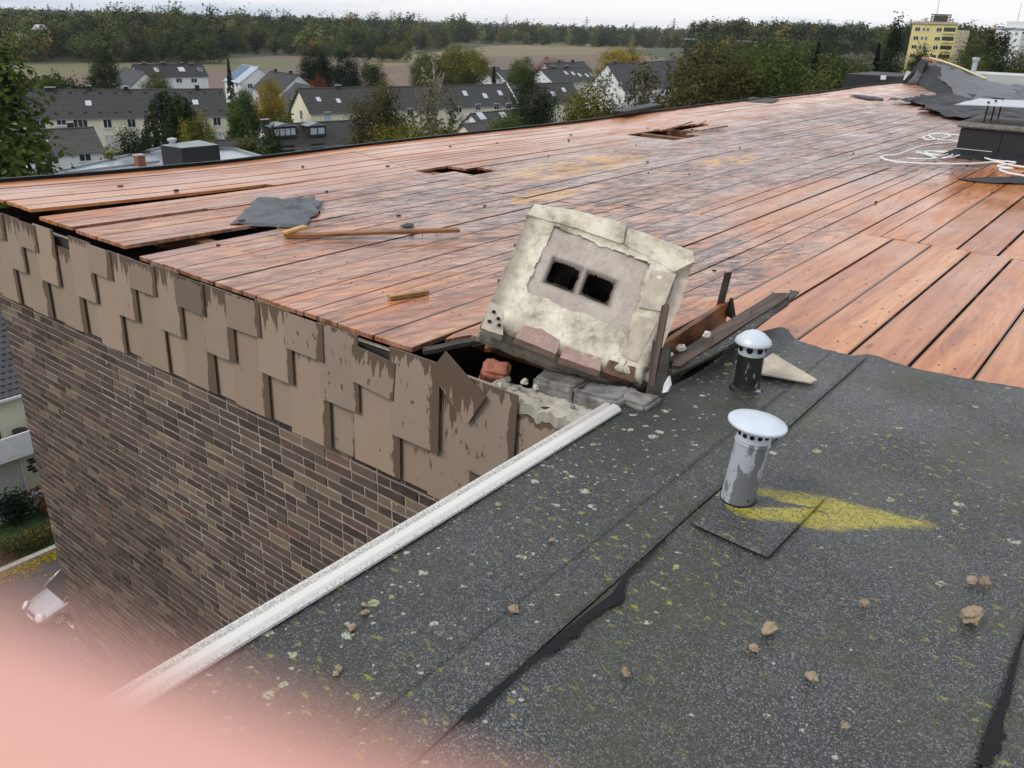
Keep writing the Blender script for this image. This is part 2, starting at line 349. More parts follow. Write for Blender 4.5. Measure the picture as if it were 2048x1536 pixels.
leafmat('leaf_yellow', (.16, .13, .02), (.33, .24, .026), (.48, .34, .042)); leafmat('leaf_mixed', (.06, .078, .016), (.15, .145, .026), (.32, .25, .036))
leafmat('leaf_brown', (.055, .052, .022), (.10, .088, .032), (.155, .125, .042)); leafmat('leaf_red', (.10, .035, .018), (.19, .065, .028), (.26, .11, .04))
leafmat('leaf_conifer', (.010, .020, .012), (.020, .034, .018), (.036, .052, .024)); leafmat('leaf_olive', (.06, .075, .022), (.11, .125, .034), (.19, .185, .046)); leafmat('leaf_pale', (.11, .10, .06), (.19, .17, .10), (.28, .25, .15))
leafcol('forest_leaf')
def flue():
    t = T('chimney_mortar'); o = t.obj(); n = t.noise(o, 7, 7, .65); n2 = t.noise(o, 40, 5, .7)
    c = t.ramp(n, [(.32, (.30, .255, .19)), (.45, (.62, .55, .42)), (.62, (.82, .75, .60))])
    c = t.mix(t.rng(n2, .55, .7, 0, .6), c, (.30, .25, .19))
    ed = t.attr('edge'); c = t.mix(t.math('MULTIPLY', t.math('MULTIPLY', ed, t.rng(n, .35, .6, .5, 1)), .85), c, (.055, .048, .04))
    M['flue_mortar'] = t.bsdf(c, .85, 0, .3, t.bump(t.math('ADD', n, t.math('MULTIPLY', n2, .5)), .8, .02))
    t = T('flue_block'); o = t.obj(); n = t.noise(o, 9, 6, .65); sp = t.noise(o, 170, 3, .7)
    c = t.ramp(n, [(.3, (.42, .345, .29)), (.7, (.62, .54, .455))]); c = t.mix(t.rng(sp, .52, .62, 0, .6), c, (.55, .50, .45)); c = t.mix(t.rng(sp, .36, .46, .35, 0), c, (.16, .125, .11))
    soot = t.attr('soot'); c = t.mix(t.math('MULTIPLY', soot, t.rng(n, .3, .6, .7, 1)), c, (.006, .005, .005))
    M['flue_block'] = t.bsdf(c, .95, 0, .2, t.bump(sp, .7, .006))
flue()
# ------------------------------------------------------------------ object helpers
def new_mesh(name, verts, faces, mat=None, smooth=False, mats=None, fm=None):
    me = bpy.data.meshes.new(name); me.from_pydata([tuple(map(float, v)) for v in verts], [], [tuple(map(int, f)) for f in faces])
    for m in (mats or [mat]):
        if m: me.materials.append(M[m] if isinstance(m, str) else m)
    if fm is not None: me.polygons.foreach_set('material_index', fm)
    if smooth: me.polygons.foreach_set('use_smooth', [True]*len(me.polygons))
    me.update(); return me
def fixn(me):
    b = bmesh.new(); b.from_mesh(me); bmesh.ops.recalc_face_normals(b, faces=b.faces); b.to_mesh(me); b.free(); return me
def base(o):
    v = Vector((0, 0, 0))
    while o is not None: v = v+o.location; o = o.parent
    return v
def put(name, me, parent=None, loc=(0, 0, 0), rot=None):
    """loc in world metres (parents are never rotated here unless copied as a whole)"""
    o = bpy.data.objects.new(name, me); COL.objects.link(o)
    o.location = Vector(loc)-(base(parent) if parent else Vector((0, 0, 0)))
    if rot is not None: o.rotation_euler = rot
    o.parent = parent; return o
def tag(o, label=None, cat=None, group=None, kind=None):
    if label: o['label'] = label
    if cat: o['category'] = cat
    if group: o['group'] = group
    if kind: o['kind'] = kind
    return o
def thing(name, label, cat, loc=(0, 0, 0), group=None):
    o = bpy.data.objects.new(name, None); o.empty_display_size = .2; COL.objects.link(o); o.location = Vector(loc)
    return tag(o, label, cat, group)
def copy_tree(o, parent=None):
    c = o.copy(); COL.objects.link(c); c.parent = parent
    for ch in o.children: copy_tree(ch, c)
    return c
class MB:
    def __init__(s): s.v, s.f = [], []
    def add(s, V, Fc):
        n = len(s.v); s.v += [tuple(p) for p in V]; s.f += [tuple(i+n for i in q) for q in Fc]; return s
    def box(s, lo, hi):
        x0, y0, z0 = lo; x1, y1, z1 = hi
        return s.add([(x0, y0, z0), (x1, y0, z0), (x1, y1, z0), (x0, y1, z0), (x0, y0, z1), (x1, y0, z1), (x1, y1, z1), (x0, y1, z1)],
                     [(0, 3, 2, 1), (4, 5, 6, 7), (0, 1, 5, 4), (1, 2, 6, 5), (2, 3, 7, 6), (3, 0, 4, 7)])
    def obox(s, c, ax, ay, az):
        c, ax, ay, az = map(np.asarray, (c, ax, ay, az)); V = []
        for k in (-1, 1):
            for a, b in ((-1, -1), (1, -1), (1, 1), (-1, 1)): V.append(c+ax*a+ay*b+az*k)
        return s.add(V, [(0, 3, 2, 1), (4, 5, 6, 7), (0, 1, 5, 4), (1, 2, 6, 5), (2, 3, 7, 6), (3, 0, 4, 7)])
    def tube(s, pts, rs, n=8, cap=True):
        pts = [np.asarray(p, float) for p in pts]; m = len(pts)
        rs = [rs]*m if np.isscalar(rs) else rs
        V, Fc = [], []; prev = None
        for i in range(m):
            d = pts[min(i+1, m-1)]-pts[max(i-1, 0)]; d = d/(np.linalg.norm(d)+1e-9)
            if prev is None:
                a = np.cross(d, (0, 0, 1)) if abs(d[2]) < .9 else np.cross(d, (1, 0, 0))
            else: a = prev-d*np.dot(prev, d)
            a = a/(np.linalg.norm(a)+1e-9); prev = a; b = np.cross(d, a)
            for k in range(n):
                t = 2*math.pi*k/n; V.append(pts[i]+rs[i]*(a*math.cos(t)+b*math.sin(t)))
        for i in range(m-1):
            for k in range(n): Fc.append((i*n+k, i*n+(k+1) % n, (i+1)*n+(k+1) % n, (i+1)*n+k))
        if cap: Fc.append(tuple(range(n-1, -1, -1))); Fc.append(tuple((m-1)*n+k for k in range(n)))
        return s.add(V, Fc)
    def lathe(s, c, prof, n=28, axis=(0, 0, 1)):
        """prof: (radius, height) pairs along axis"""
        c = np.asarray(c, float); ax = np.asarray(axis, float); ax = ax/np.linalg.norm(ax)
        a = np.cross(ax, (0, 1, .01)); a /= np.linalg.norm(a); b = np.cross(ax, a); V, Fc = [], []
        for r, h in prof:
            for k in range(n):
                t = 2*math.pi*k/n; V.append(c+ax*h+r*(a*math.cos(t)+b*math.sin(t)))
        for i in range(len(prof)-1):
            for k in range(n): Fc.append((i*n+k, i*n+(k+1) % n, (i+1)*n+(k+1) % n, (i+1)*n+k))
        Fc.append(tuple(range(n-1, -1, -1))); Fc.append(tuple((len(prof)-1)*n+k for k in range(n)))
        return s.add(V, Fc)
    def prism(s, poly, vec):
        n = len(poly); vec = np.asarray(vec)
        V = [np.asarray(p, float) for p in poly]+[np.asarray(p, float)+vec for p in poly]
        return s.add(V, [tuple(range(n-1, -1, -1)), tuple(range(n, 2*n))]+[(i, (i+1) % n, n+(i+1) % n, n+i) for i in range(n)])
    def build(s, name, mat, parent=None, origin=None, smooth=False, bevel=0, fix=True):
        o0 = np.asarray(origin if origin is not None else (base(parent) if parent else (0, 0, 0)), float)
        me = new_mesh(name, [np.asarray(p)-o0 for p in s.v], s.f, mat, smooth)
        if fix or bevel:
            b = bmesh.new(); b.from_mesh(me); bmesh.ops.recalc_face_normals(b, faces=b.faces)
            if bevel: bmesh.ops.bevel(b, geom=list(b.edges), offset=bevel, segments=1, affect='EDGES', clamp_overlap=True)
            b.to_mesh(me); b.free()
        return put(name, me, parent, o0)
def slab(P, th, closed=True):
    """grid of top points (ny,nx,3) -> verts, faces of a sheet of thickness th"""
    P = np.asarray(P, float); ny, nx = P.shape[:2]; top = P.reshape(-1, 3); bot = top-np.array([0, 0, th]); n = ny*nx
    Fc = []
    for j in range(ny-1):
        for i in range(nx-1):
            a = j*nx+i; Fc.append((a, a+1, a+nx+1, a+nx)); Fc.append((n+a, n+a+nx, n+a+nx+1, n+a+1))
    for i in range(nx-1):
        Fc.append((i+1, i, n+i, n+i+1)); a = (ny-1)*nx+i; Fc.append((a, a+1, n+a+1, n+a))
    for j in range(ny-1):
        a = j*nx; Fc.append((a, a+nx, n+a+nx, n+a)); a = j*nx+nx-1; Fc.append((a+nx, a, n+a, n+a+nx))
    return np.vstack([top, bot]), Fc
def nz3(x, y, z=0., s=1.): return mnoise.noise(Vector((x*s, y*s, z)))
def rock(name, c, size, mat, parent=None, seed=0, flat=.7):
    b = bmesh.new(); bmesh.ops.create_icosphere(b, subdivisions=3, radius=1.)
    q = random.Random(seed)
    sx, sy, sz = size*q.uniform(.8, 1.3), size*q.uniform(.7, 1.), size*flat*q.uniform(.8, 1.1)
    for v in b.verts:
        n = 1+.55*mnoise.noise(v.co*1.2+Vector((seed*3.1, seed, 0)))+.28*mnoise.noise(v.co*2.9+Vector((seed, 5, 2)))+.10*mnoise.noise(v.co*7+Vector((seed, 1, 2)))
        v.co = Vector((v.co.x*sx*n, v.co.y*sy*n, v.co.z*sz*n))
    zl = min(v.co.z for v in b.verts)
    for v in b.verts: v.co.z -= zl+.15*size*flat
    me = bpy.data.meshes.new(name); b.to_mesh(me); b.free(); me.materials.append(M[mat])
    return put(name, me, parent, c, (0, 0, q.uniform(0, 6)))

# ------------------------------------------------------------------ ground, fields, street
def sheet(name, poly, z, mat, kind='structure'):
    m = MB(); m.add([(p[0], p[1], z) for p in poly], [tuple(range(len(poly)))])
    o = m.build(name, mat, fix=False)
    if o.data.polygons[0].normal.z < 0: o.data.flip_normals()
    if kind: o['kind'] = kind
    return o
R0 = 9000
sheet('ground', [(-R0, -R0), (R0, -R0), (R0, R0), (-R0, R0)], G-.06, 'town_green')
def pxsheet(name, pts, z, mat): return sheet(name, [atz(x, y, z)[:2] for x, y in pts], z, mat)
pxsheet('field', [(-60, 185), (-60, 134), (120, 128), (400, 120), (640, 108), (760, 118), (720, 165), (600, 190), (300, 200)], G-.045, 'field_soil')
pxsheet('field', [(-60, 160), (-60, 136), (120, 130), (400, 122), (600, 118), (600, 134), (400, 141), (150, 146)], G-.015, 'field_meadow')
pxsheet('field', [(640, 175), (700, 118), (860, 106), (980, 92), (1120, 86), (1230, 90), (1330, 97), (1330, 130), (1100, 165), (900, 175)], G-.03, 'field_soil')
pxsheet('field', [(720, 128), (800, 112), (980, 92), (1120, 86), (1230, 90), (1320, 96), (1320, 103), (1200, 109), (1000, 113), (850, 125), (735, 138)], G, 'field_stubble')
pxsheet('field', [(760, 81), (800, 79), (870, 81), (850, 86), (770, 86)], G+.03, 'field_stubble')
sheet('road', [(-35.2, -60), (-26.5, -60), (-26.5, 120), (-35.2, 120)], G-.02, 'asphalt')
sheet('lawn', [(-41, -40), (-35.5, -40), (-35.5, 60), (-41, 60)], G-.02, 'lawn')
m = MB(); m.box((-35.5, -60, G-.05), (-35.2, 120, G+.10)); k = m.build('kerb', 'concrete'); k['kind'] = 'structure'
for i, (p, q) in enumerate((((135, 1262), (143, 1245)), ((134, 1278), (158, 1290)))):
    pass
pl = atz(140, 1248, G); m = MB(); m.box((pl[0]-.9, pl[1]-.06, G-.016), (pl[0]+2.2, pl[1]+.06, G-.012)); tag(m.build('parking_line', 'paint_line'), kind='structure')

# ------------------------------------------------------------------ the apartment building we stand on
XF, YF, XW, XB, XT = -7.44, 2.64, -7.44, -7.83, -1.535   # wall end, fascia plane, back eave, near trim edge
bld = thing('apartment_building', 'tall brown brick apartment block with storm-stripped board roof', 'building', (-4.5, 12, G))
# wall carcasses (mortar faces), set back behind the bricks
m = MB(); m.box((XF+.012, YF+.052, G), (3.2, 46, -.62)); body = m.build('wall_core', 'dark_void', bld)
wall = None
m = MB(); m.box((XF+.006, YF+.003, G), (XT+.1, YF+.05, -.05)); wall = m.build('brick_wall', 'mortar', bld)
m = MB(); m.box((XT+.05, -9, G), (3.2, YF+.016, -.02)); m.build('projecting_wing', 'brick_mass', bld)
m = MB(); m.box((XF-.004, YF+.06, G), (XF+.01, 46, -.06)); m.build('rear_wall', 'brick_mass', bld)
# bricks: irregular bond of stretchers and headers
q = random.Random(5); bricks = []
course, jt = .0625, .011
nz_rows = int((21-.69)/course)
for r in range(nz_rows):
    z0 = -.70-(r+1)*course; x = XF+(.0 if r % 2 else .0)
    first = True
    while x < XT+.06:
        w = .195 if q.random() < .8 else .093
        if first: w = .195 if r % 2 else .093; first = False
        bricks.append((x, z0, w)); x += w+jt
def visible(x, y, z):
    t = HC/(HC-z); gx, gy = x*t, y*t
    if gx > XT: return False
    u, v = pj((x, y, z)); return 0 <= u < 2048 and 0 <= v < 1536
sc = []
for i, (x, z0, w) in enumerate(bricks):
    if visible(x+w/2, YF, z0+.026):
        a, b, c = pj((x, YF, z0)), pj((x+w, YF, z0)), pj((x, YF, z0+.052))
        sc.append((abs((b[0]-a[0])*(c[1]-a[1])-(b[1]-a[1])*(c[0]-a[0])), i))
big = set(i for _, i in sorted(sc, reverse=True)[:300])
def brickV(w, sd):
    qq = random.Random(sd); j = lambda s=.0025: qq.uniform(-s, s); h, d, c = .052, .03, .003
    b = bmesh.new(); bmesh.ops.create_cube(b, size=1)
    for v in b.verts: v.co = Vector((v.co.x*w+w/2+j(), v.co.y*d+d/2+j(.0015), v.co.z*h+h/2+j()))
    bmesh.ops.bevel(b, geom=[e for e in b.edges if sum(v.co.y for v in e.verts)/2 < d*.5], offset=c, segments=1, affect='EDGES')
    me = bpy.data.meshes.new('brick'); b.to_mesh(me); b.free(); me.materials.append(M['brick']); return me
bmesh_s = [brickV(.195, k) for k in range(4)]; bmesh_h = [brickV(.093, 9+k) for k in range(4)]
mm = MB(); tones = []
for i, (x, z0, w) in enumerate(bricks):
    y0 = YF-.001+q.uniform(-.0022, .0022)
    if i in big: put('brick', q.choice(bmesh_s if w > .15 else bmesh_h), wall, (x, y0, z0))
    elif z0 > -14 or q.random() < 1:
        mm.box((x, y0, z0), (x+w, y0+.03, z0+.052)); tones += [q.random()]*6
rest = mm.build('bricks', 'brick_mass', wall, fix=False); rest['kind'] = 'stuff'
a = rest.data.attributes.new('tone', 'FLOAT', 'FACE'); a.data.foreach_set('value', tones)
for nm in ('projecting_wing', 'rear_wall'):
    me = bpy.data.objects[nm].data; a = me.attributes.new('tone', 'FLOAT', 'FACE'); a.data.foreach_set('value', [.3]*len(me.polygons))
# fascia: backing board and slate-like shingles hung in two staggered courses
m = MB(); m.box((XF-.02, YF-.006, -.69), (XT+.12, YF+.016, -.05)); fas = m.build('fascia_board', 'dark_wood', bld)
def shing(x1, w, z1, h, y, mat, ty=.0, rz=0.):
    """right edge at x1, top at z1: local x runs from -w to 0, z from -h to 0"""
    t = .007; qd = random.Random(int((x1*1000) % 9973)+int(z1*100)+5)
    out = [(-w, -h+qd.uniform(-.004, .004)), (-w*.5, -h+qd.uniform(-.005, .003)), (0, -h+qd.uniform(-.004, .004)), (qd.uniform(-.003, .002), 0), (-w, 0)]
    mb = MB(); mb.prism([(a, 0, b) for a, b in out], (0, t, 0))
    me = new_mesh('shingle', mb.v, mb.f, mat); fixn(me)
    return put('shingle', me, fas, (x1, y, z1), (ty, rz, 0))
q = random.Random(21); per = .525
for j in range(-6, 8):
    xa = -4.80+per*j                     # left edge of the tall upper shingle
    if xa < -7.5 or xa > -1.9: continue
    stain = 'shingle_stained' if xa > -3.4 else 'shingle_tan'
    # lower course: narrow one, then the broad one that laps the next
    shing(xa+.245, .30, -.30, .405+q.uniform(-.008, .008), YF-.020, 'shingle_tan', rad(-1.2))
    if xa < -2.0: shing(xa+.245+.30, .335, -.10, .605+q.uniform(-.008, .01), YF-.032, 'shingle_tan' if xa < -2.8 else 'shingle_stained', rad(-1.6))
    if -2.5 < xa: continue
    shing(xa+.27, .30, .008+q.uniform(-.006, .01), .42+q.uniform(-.006, .006), YF-.046, stain if q.random() < .7 else 'shingle_tan', rad(-1.6))
    xb = xa+.27
    if -6.5 < xb < -5.6: # two short pieces are torn off here
        continue
    mt = 'shingle_dark' if abs(xb+4.53) < .1 else ('shingle_grey' if xb < -3.6 else 'shingle_stained')
    if -2.6 > xb > -3.1: shing(xb+.27, .30, -.062, .20, YF-.058, 'shingle_stained', rad(-2), rad(4))
    elif xb < -2.6: shing(xb+.27, .31, .005, .20+q.uniform(-.006, .006), YF-.054, mt, rad(-2.))
shing(-2.40, .31, .012, .46, YF-.05, 'shingle_stained', rad(-2))
shing(-1.95, .28, -.012, .46, YF-.048, 'shingle_stained', rad(-2), rad(1))
shing(-1.655, .285, -.10, .50, YF-.034, 'shingle_stained', rad(-1.5))
cs_ = [aty(x, y, YF-.075) for x, y in ((890, 703), (971, 795), (934, 849), (859, 745))]; c_ = np.array(cs_[1]); mb_ = MB(); mb_.prism([p-c_ for p in cs_], (0, .007, 0)); me_ = new_mesh('shingle', mb_.v, mb_.f, 'shingle_stained'); fixn(me_); put('shingle', me_, fas, c_)
# deck boards
m = MB(); m.box((XB+.02, YF+.03, -.56), (3.2, 45, -.50)); deckb = m.build('roof_deck', 'dark_void', bld)
JY = [2.66, 6.4, 10.55, 14.6, 18.7, 22.8, 26.9, 31.3]
def jy(row, x):
    if row == 0: return YF+.022+.004*math.sin(x*9)
    if row == 1: return float(np.interp(x, [-7.6, -5.4, -4.45, -3.5, -2.9, -1.84, -.6], [6.75, 6.13, 6.02, 6.5, 6.6, 6.82, 6.85]))
    if row == 2: return float(np.interp(x, [-7.6, -5.6, -5.1, -4.3, -3.6, -2.0], [11.0, 10.95, 10.75, 10.37, 10.45, 10.7]))
    return JY[row]+.25*math.sin(x*2.3+row)
for yj in np.arange(3.25, 31.5, .82):
    mm = MB(); mm.box((XB+.05, yj-.05, -.16), (-.1, yj+.05, -.026)); mm.build('joist', 'joist', deckb)
def dz(x, y):
    z = .016*math.sin(y*.62+x*.35)*math.sin(x*.8+1.)*min(1, max(0, (y-3.6)/3))
    if x < -6.448: z += .085*max(0, (5.6-y)/2.95)**1.4
    elif x < -5.905: z += .045*max(0, (5.3-y)/2.65)**1.3
    elif x < -5.091: z += .04*max(0, (4.8-y)/2.15)**1.3
    return z
P0, PW = -1.834, .2714
q = random.Random(77)
def board(x0, x1, y0, y1, rag0=0., rag1=0., dzf=dz, th=.024, lift=0.):
    L = y1-y0; ny = max(2, int(L/.45)+1); nx = 7 if (rag0 or rag1) else 3
    xs = np.linspace(x0, x1, nx); Pg = np.zeros((ny, nx, 3)); tilt = q.uniform(-.003, .003); zo = q.uniform(-.0015, .0015)+lift; bow = q.uniform(-.006, .006)
    xm, ym = (x0+x1)/2, y0
    for i in range(nx):
        a = y0+rag0*q.random(); b = y1-rag1*q.random()
        for j in range(ny):
            yy = a+(b-a)*j/(ny-1); s = (yy-y0)/L
            xx = xs[i]+bow*math.sin(math.pi*s)
            Pg[j, i] = (xx, yy, dzf(xm, yy)+zo+tilt*(xs[i]-xm)/.135)
    V, Fc = slab(Pg, th); V = V-np.array([xm, ym, 0])
    return put('board', new_mesh('board', V, Fc, 'wood'), deckb, (xm, ym, 0))
for k in range(-7, 22):
    xr = P0-PW*k; xl = xr-PW
    gap = q.choice([.008, .011, .015])
    a0_, b0_ = xl+gap*.5, xr-gap*.5
    if k == 21: a0_ = XB
    xm = (xl+xr)/2
    for row in range(7):
        y0, y1 = jy(row, xm)+.006, jy(row+1, xm)-.006
        off = q.uniform(-.05, .05) if row > 1 else q.uniform(-.02, .02)
        r0 = r1 = 0; a, b = a0_, b0_
        if k < 0 and row > 0: b -= .10; a -= .10 if k < -1 else 0   # the next run of boards is laid out of step
        if row > 2: y0 += off*0
        if row == 0:
            if k < 0: y0 = 3.93
            elif k == 0: y0, r0 = 3.25, .25
            elif k == 1: y0, r0 = 3.02, .2
            elif k == 2: y0, r0 = 2.86, .16
            cut = {12: (.165, 3.75), 15: (.06, 3.7), 17: (.10, 4.7)}.get(k)     # torn strips: joists show through
            if cut:
                board(b-cut[0]+.004, b, cut[1], y1, .10, 0); b -= cut[0]
                board(a, b, y0, y1); continue
            if k in (14, 15): y1 = 6.60
        if row == 1 and k in (14, 15): y0 = 6.98 if k == 14 else 6.80; r0 = .03
        if row == 2 and k == 14: y0 += .75; r0 = .2
        if row == 2 and k == 15: y0 += 1.2; r0 = .25
        if row == 2 and k == 16: y0 += 2.2; r0 = .15
        if xm > -.4 and row > 5: continue
        if k >= 1 and row < 4 and b-a > .2 and q.random() < .5:
            sp_ = a+(b-a)*q.choice([.42, .5, .56]); g2 = q.choice([.003, .005])
            board(a, sp_-g2, y0, y1, r0, r1); board(sp_+g2, b, y0, y1, r0, r1)
        else: board(a, b, y0, y1, r0, r1)
# broken ends around the big hole
for (x, y, l, rz, z) in ((-6.28, 11.6, 1.3, .10, .03), (-5.9, 12.0, .9, -.16, .035), (-6.35, 12.9, .7, .22, .012)):
    o = board(-.07, .07, 0, l, .15, .2, lambda a_, b_: 0.); o.location = Vector((x, y, z))-base(deckb); o.rotation_euler = (rad(2), 0, rz)
# nail heads, in rows along the boards
mm = MB(); q2 = random.Random(3)
for k in range(-5, 22):
    xr = P0-PW*k; xm = xr-PW/2
    for lane in q2.sample([-.09, -.03, .04, .09], 2):
        y = 3.2 if k > 2 else 4.2
        while y < 14:
            x = xm+lane+q2.uniform(-.012, .012); z = dz(xm, y)+.0025; r = .0045+q2.random()*.003
            mm.add([(x+r*math.cos(t), y+r*math.sin(t), z) for t in np.linspace(0, 5.24, 6)], [(0, 1, 2, 3, 4, 5)])
            y += q2.uniform(.12, .5) if q2.random() < .8 else 1.2
tag(mm.build('nail_heads', 'rust', deckb, fix=False), kind='stuff')
# dark verge along the back eave
mm = MB()
ys = np.linspace(YF, 31.5, 24)
for y0, y1 in zip(ys[:-1], ys[1:]):
    z0, z1 = dz(-7.8, y0), dz(-7.8, y1)
    mm.add([(XB-.05, y0, z0+.03), (XB-.005, y0, z0+.03), (XB-.005, y1, z1+.03), (XB-.05, y1, z1+.03), (XB-.05, y0, z0-.16), (XB-.05, y1, z1-.16)], [(0, 1, 2, 3), (0, 3, 5, 4)])
mm.build('verge_strip', 'black_felt', bld, fix=False)
# mineral felt sheets round the camera
tearx = [-1.66, -1.56, -1.50, -1.46, -1.43, -1.38, -1.25, -1.04, -.98, -.92, -.84, -.71, -.46, -.27, .3, 1., 3.2]
teary = [2.70, 2.74, 2.86, 3.2, 3.85, 4.10, 4.02, 3.985, 3.99, 4.085, 4.06, 4.035, 4.075, 4.13, 4.1, 4.2, 4.2]
def tear(x): return float(np.interp(x, tearx, teary))+.012*nz3(x, 0, 1, 14)+.008*nz3(x, 0, 5, 45)
mm = MB(); mm.box((XT, -9, -.03), (3.2, YF+.02, .002)); mm.build('felt_underlay', 'tar', bld)
mm = MB(); mm.box((-1.50, YF+.021, -.03), (3.2, 3.90, .0025)); mm.build('felt_underlay', 'tar', bld)
edges = [XT+.004, -1.08, -.93, .015, .98, 1.96, 3.2]
for i, (a, b) in enumerate(zip(edges[:-1], edges[1:])):
    nx = 26 if b-a > .4 else 7; xs = np.linspace(a+.0015, b-.0015, nx); ny = 46
    Pg = np.zeros((ny, nx, 3)); zb = .010+(.004 if i % 2 else 0.)
    for ii, x in enumerate(xs):
        ye = tear(x); y0 = -4.
        vs = np.concatenate([np.linspace(0, .55, 8)[:-1], np.linspace(.55, 1, ny-7)])
        xj = x
        for jj, v in enumerate(vs):
            y = y0+(ye-y0)*v
            if ii in (0, nx-1): xj = x+.003*nz3(y, i*7., 2, 3)
            z = zb+.004*nz3(x, y, 3, 1.6)+.0025*nz3(x, y, 9, 5)
            if i == 0 and x < -1.3 and y > 3.4: z += .05*max(0, 1-abs(x+1.43)/.14)*min(1, (y-3.4)/.3)
            if y > ye-.06: z += .006*(1-(ye-y)/.06)
            Pg[jj, ii] = (xj, y, z)
    V, Fc = slab(Pg, .006); o0 = np.array([(a+b)/2, 0, 0]); me = new_mesh('felt_sheet', V-o0, Fc, 'felt', True)
    put('felt_sheet', me, bld, o0)
# square patch round the near vent
pc = [atz(*p, .02)[:2] for p in ((1440, 983), (1380, 1045), (1535, 1115), (1652, 994))]
Pg = np.zeros((9, 9, 3))
for j in range(9):
    for i in range(9):
        u, v = i/8, j/8
        p = (1-u)*(1-v)*pc[1]+u*(1-v)*pc[2]+u*v*pc[3]+(1-u)*v*pc[0]
        Pg[j, i] = (p[0], p[1], .0225+.002*nz3(p[0], p[1], 3, 6)-(.001 if 0 < i < 8 else 0))
V, Fc = slab(Pg, .005); put('felt_patch', new_mesh('felt_patch', V, Fc, 'felt', True), bld)
# tar that has bled out of the laps
def tarrun(pts, wid):
    ctr = [atz(x, y, .018) for x, y in pts]; L = []; Rr = []
    n = 40; cc = np.array(ctr); s = np.linspace(0, len(ctr)-1, n)
    for k, t in enumerate(s):
        c = np.array([np.interp(t, range(len(ctr)), cc[:, i]) for i in range(3)])
        w = float(np.interp(t, range(len(wid)), wid))*(1+.6*nz3(t, 3., 1, 3))
        L.append((c[0]-.004, c[1], .0195)); Rr.append((c[0]+max(.003, w), c[1], .0195))
    V = L+Rr; Fc = [(k, n+k, n+k+1, k+1) for k in range(n-1)]
    m_ = MB(); m_.add(V, Fc); return m_.build('tar_bleed', 'tar', bld, fix=False)
tarrun([(1330, 1082), (1250, 1155), (1225, 1190), (1165, 1235), (1110, 1280), (1050, 1330), (985, 1385), (925, 1437)], [.004, .006, .034, .02, .03, .006, .016, .02])
tarrun([(2040, 1290), (2028, 1340), (2012, 1390), (1990, 1440), (1975, 1480), (1962, 1530)], [.004, .004, .008, .016, .03, .01])
# white painted metal edge strip of the wing
Pf = [(-1.695, -.05), (-1.695, .012), (-1.683, .030), (-1.655, .034), (-1.640, .026), (-1.625, .040), (-1.590, .036), (-1.566, .022), (-1.566, .012)]
mm = MB(); n = len(Pf); yy = list(np.linspace(-4, 2.70, 26)); V = []
for y in yy:
    bow = .006*math.sin(y*1.3)
    for (x, z) in Pf: V.append((-1.588+(x+1.695)*.66+bow*.6, y, z*.85+.006))
for y_i in range(len(yy)): pass
Fc = [(j*n+i, j*n+i+1, (j+1)*n+i+1, (j+1)*n+i) for j in range(len(yy)-1) for i in range(n-1)]
Fc.append(tuple((len(yy)-1)*n+i for i in range(n)))
mm.add(V, Fc)
t = T('weathered_white_metal'); p = t.pos(); qx = t.sep(p)
gr = t.math('MULTIPLY', t.rng(t.noise(p, 170, 4, .7), .40, .56), t.rng(t.math('ABSOLUTE', t.math('ADD', qx[0], 1.562)), .004, .022, 1, 0))
gr2 = t.math('MULTIPLY', t.rng(t.noise(p, 120, 4, .7), .5, .62), t.rng(qx[0], -1.515, -1.504, 0, .8))
c = t.mix(t.math('MULTIPLY', t.math('MAXIMUM', gr, gr2), .75), (.72, .70, .655), (.25, .23, .21))
c = t.mix(t.rng(qx[1], 2.2, 2.7, 0, .6), c, t.mix(t.noise(p, 60, 5), (.36, .33, .31), (.58, .55, .52)))
M['trim_metal'] = t.bsdf(c, .42, 0, .4)
mm.build('edge_strip', 'trim_metal', bld, smooth=False)
# ------------------------------------------------------------------ fallen chimney head
FW, FH = .74, .69
TLc = np.array([-2.30, 3.115, .675]); TRc = np.array([-1.682, 3.463, .449]); BRc = np.array([-1.530, 2.928, .059]); BLc = np.array([-2.144, 2.582, .284])
fc = (TLc+TRc+BRc+BLc)/4; ux_ = (TRc-TLc+BRc-BLc); ux_ /= np.linalg.norm(ux_); uy_ = (TLc-BLc+TRc-BRc); uy_ -= ux_*np.dot(ux_, uy_); uy_ /= np.linalg.norm(uy_)
un_ = np.cross(ux_, uy_)
chim = thing('chimney_head', 'toppled pale mortar chimney head with two sooty square flues', 'chimney', (fc[0], fc[1], 0))
def fuv(px, py):
    p = atplane(px, py, fc, un_)-fc; return np.array([p@ux_, p@uy_])
def fw3(u, v, n=0.): return fc+ux_*u+uy_*v+un_*n
holes = [np.mean([fuv(*p) for p in h], axis=0) for h in (((1120, 517), (1160, 528), (1140, 578), (1093, 570)), ((1180, 540), (1232, 552), (1210, 605), (1165, 598)))]
plate = [fuv(*p) for p in ((1100, 465), (1316, 523), (1247, 640), (1045, 602))]
pu0, pu1 = (plate[0][0]+plate[3][0])/2, (plate[1][0]+plate[2][0])/2; pv0, pv1 = (plate[2][1]+plate[3][1])/2, (plate[0][1]+plate[1][1])/2
hs = .060
def inhole(u, v):
    for h in holes:
        if (abs(u-h[0])**4+abs(v-h[1])**4)**.25 < hs+.004+.006*nz3(u, v, 4, 30): return True
    return False
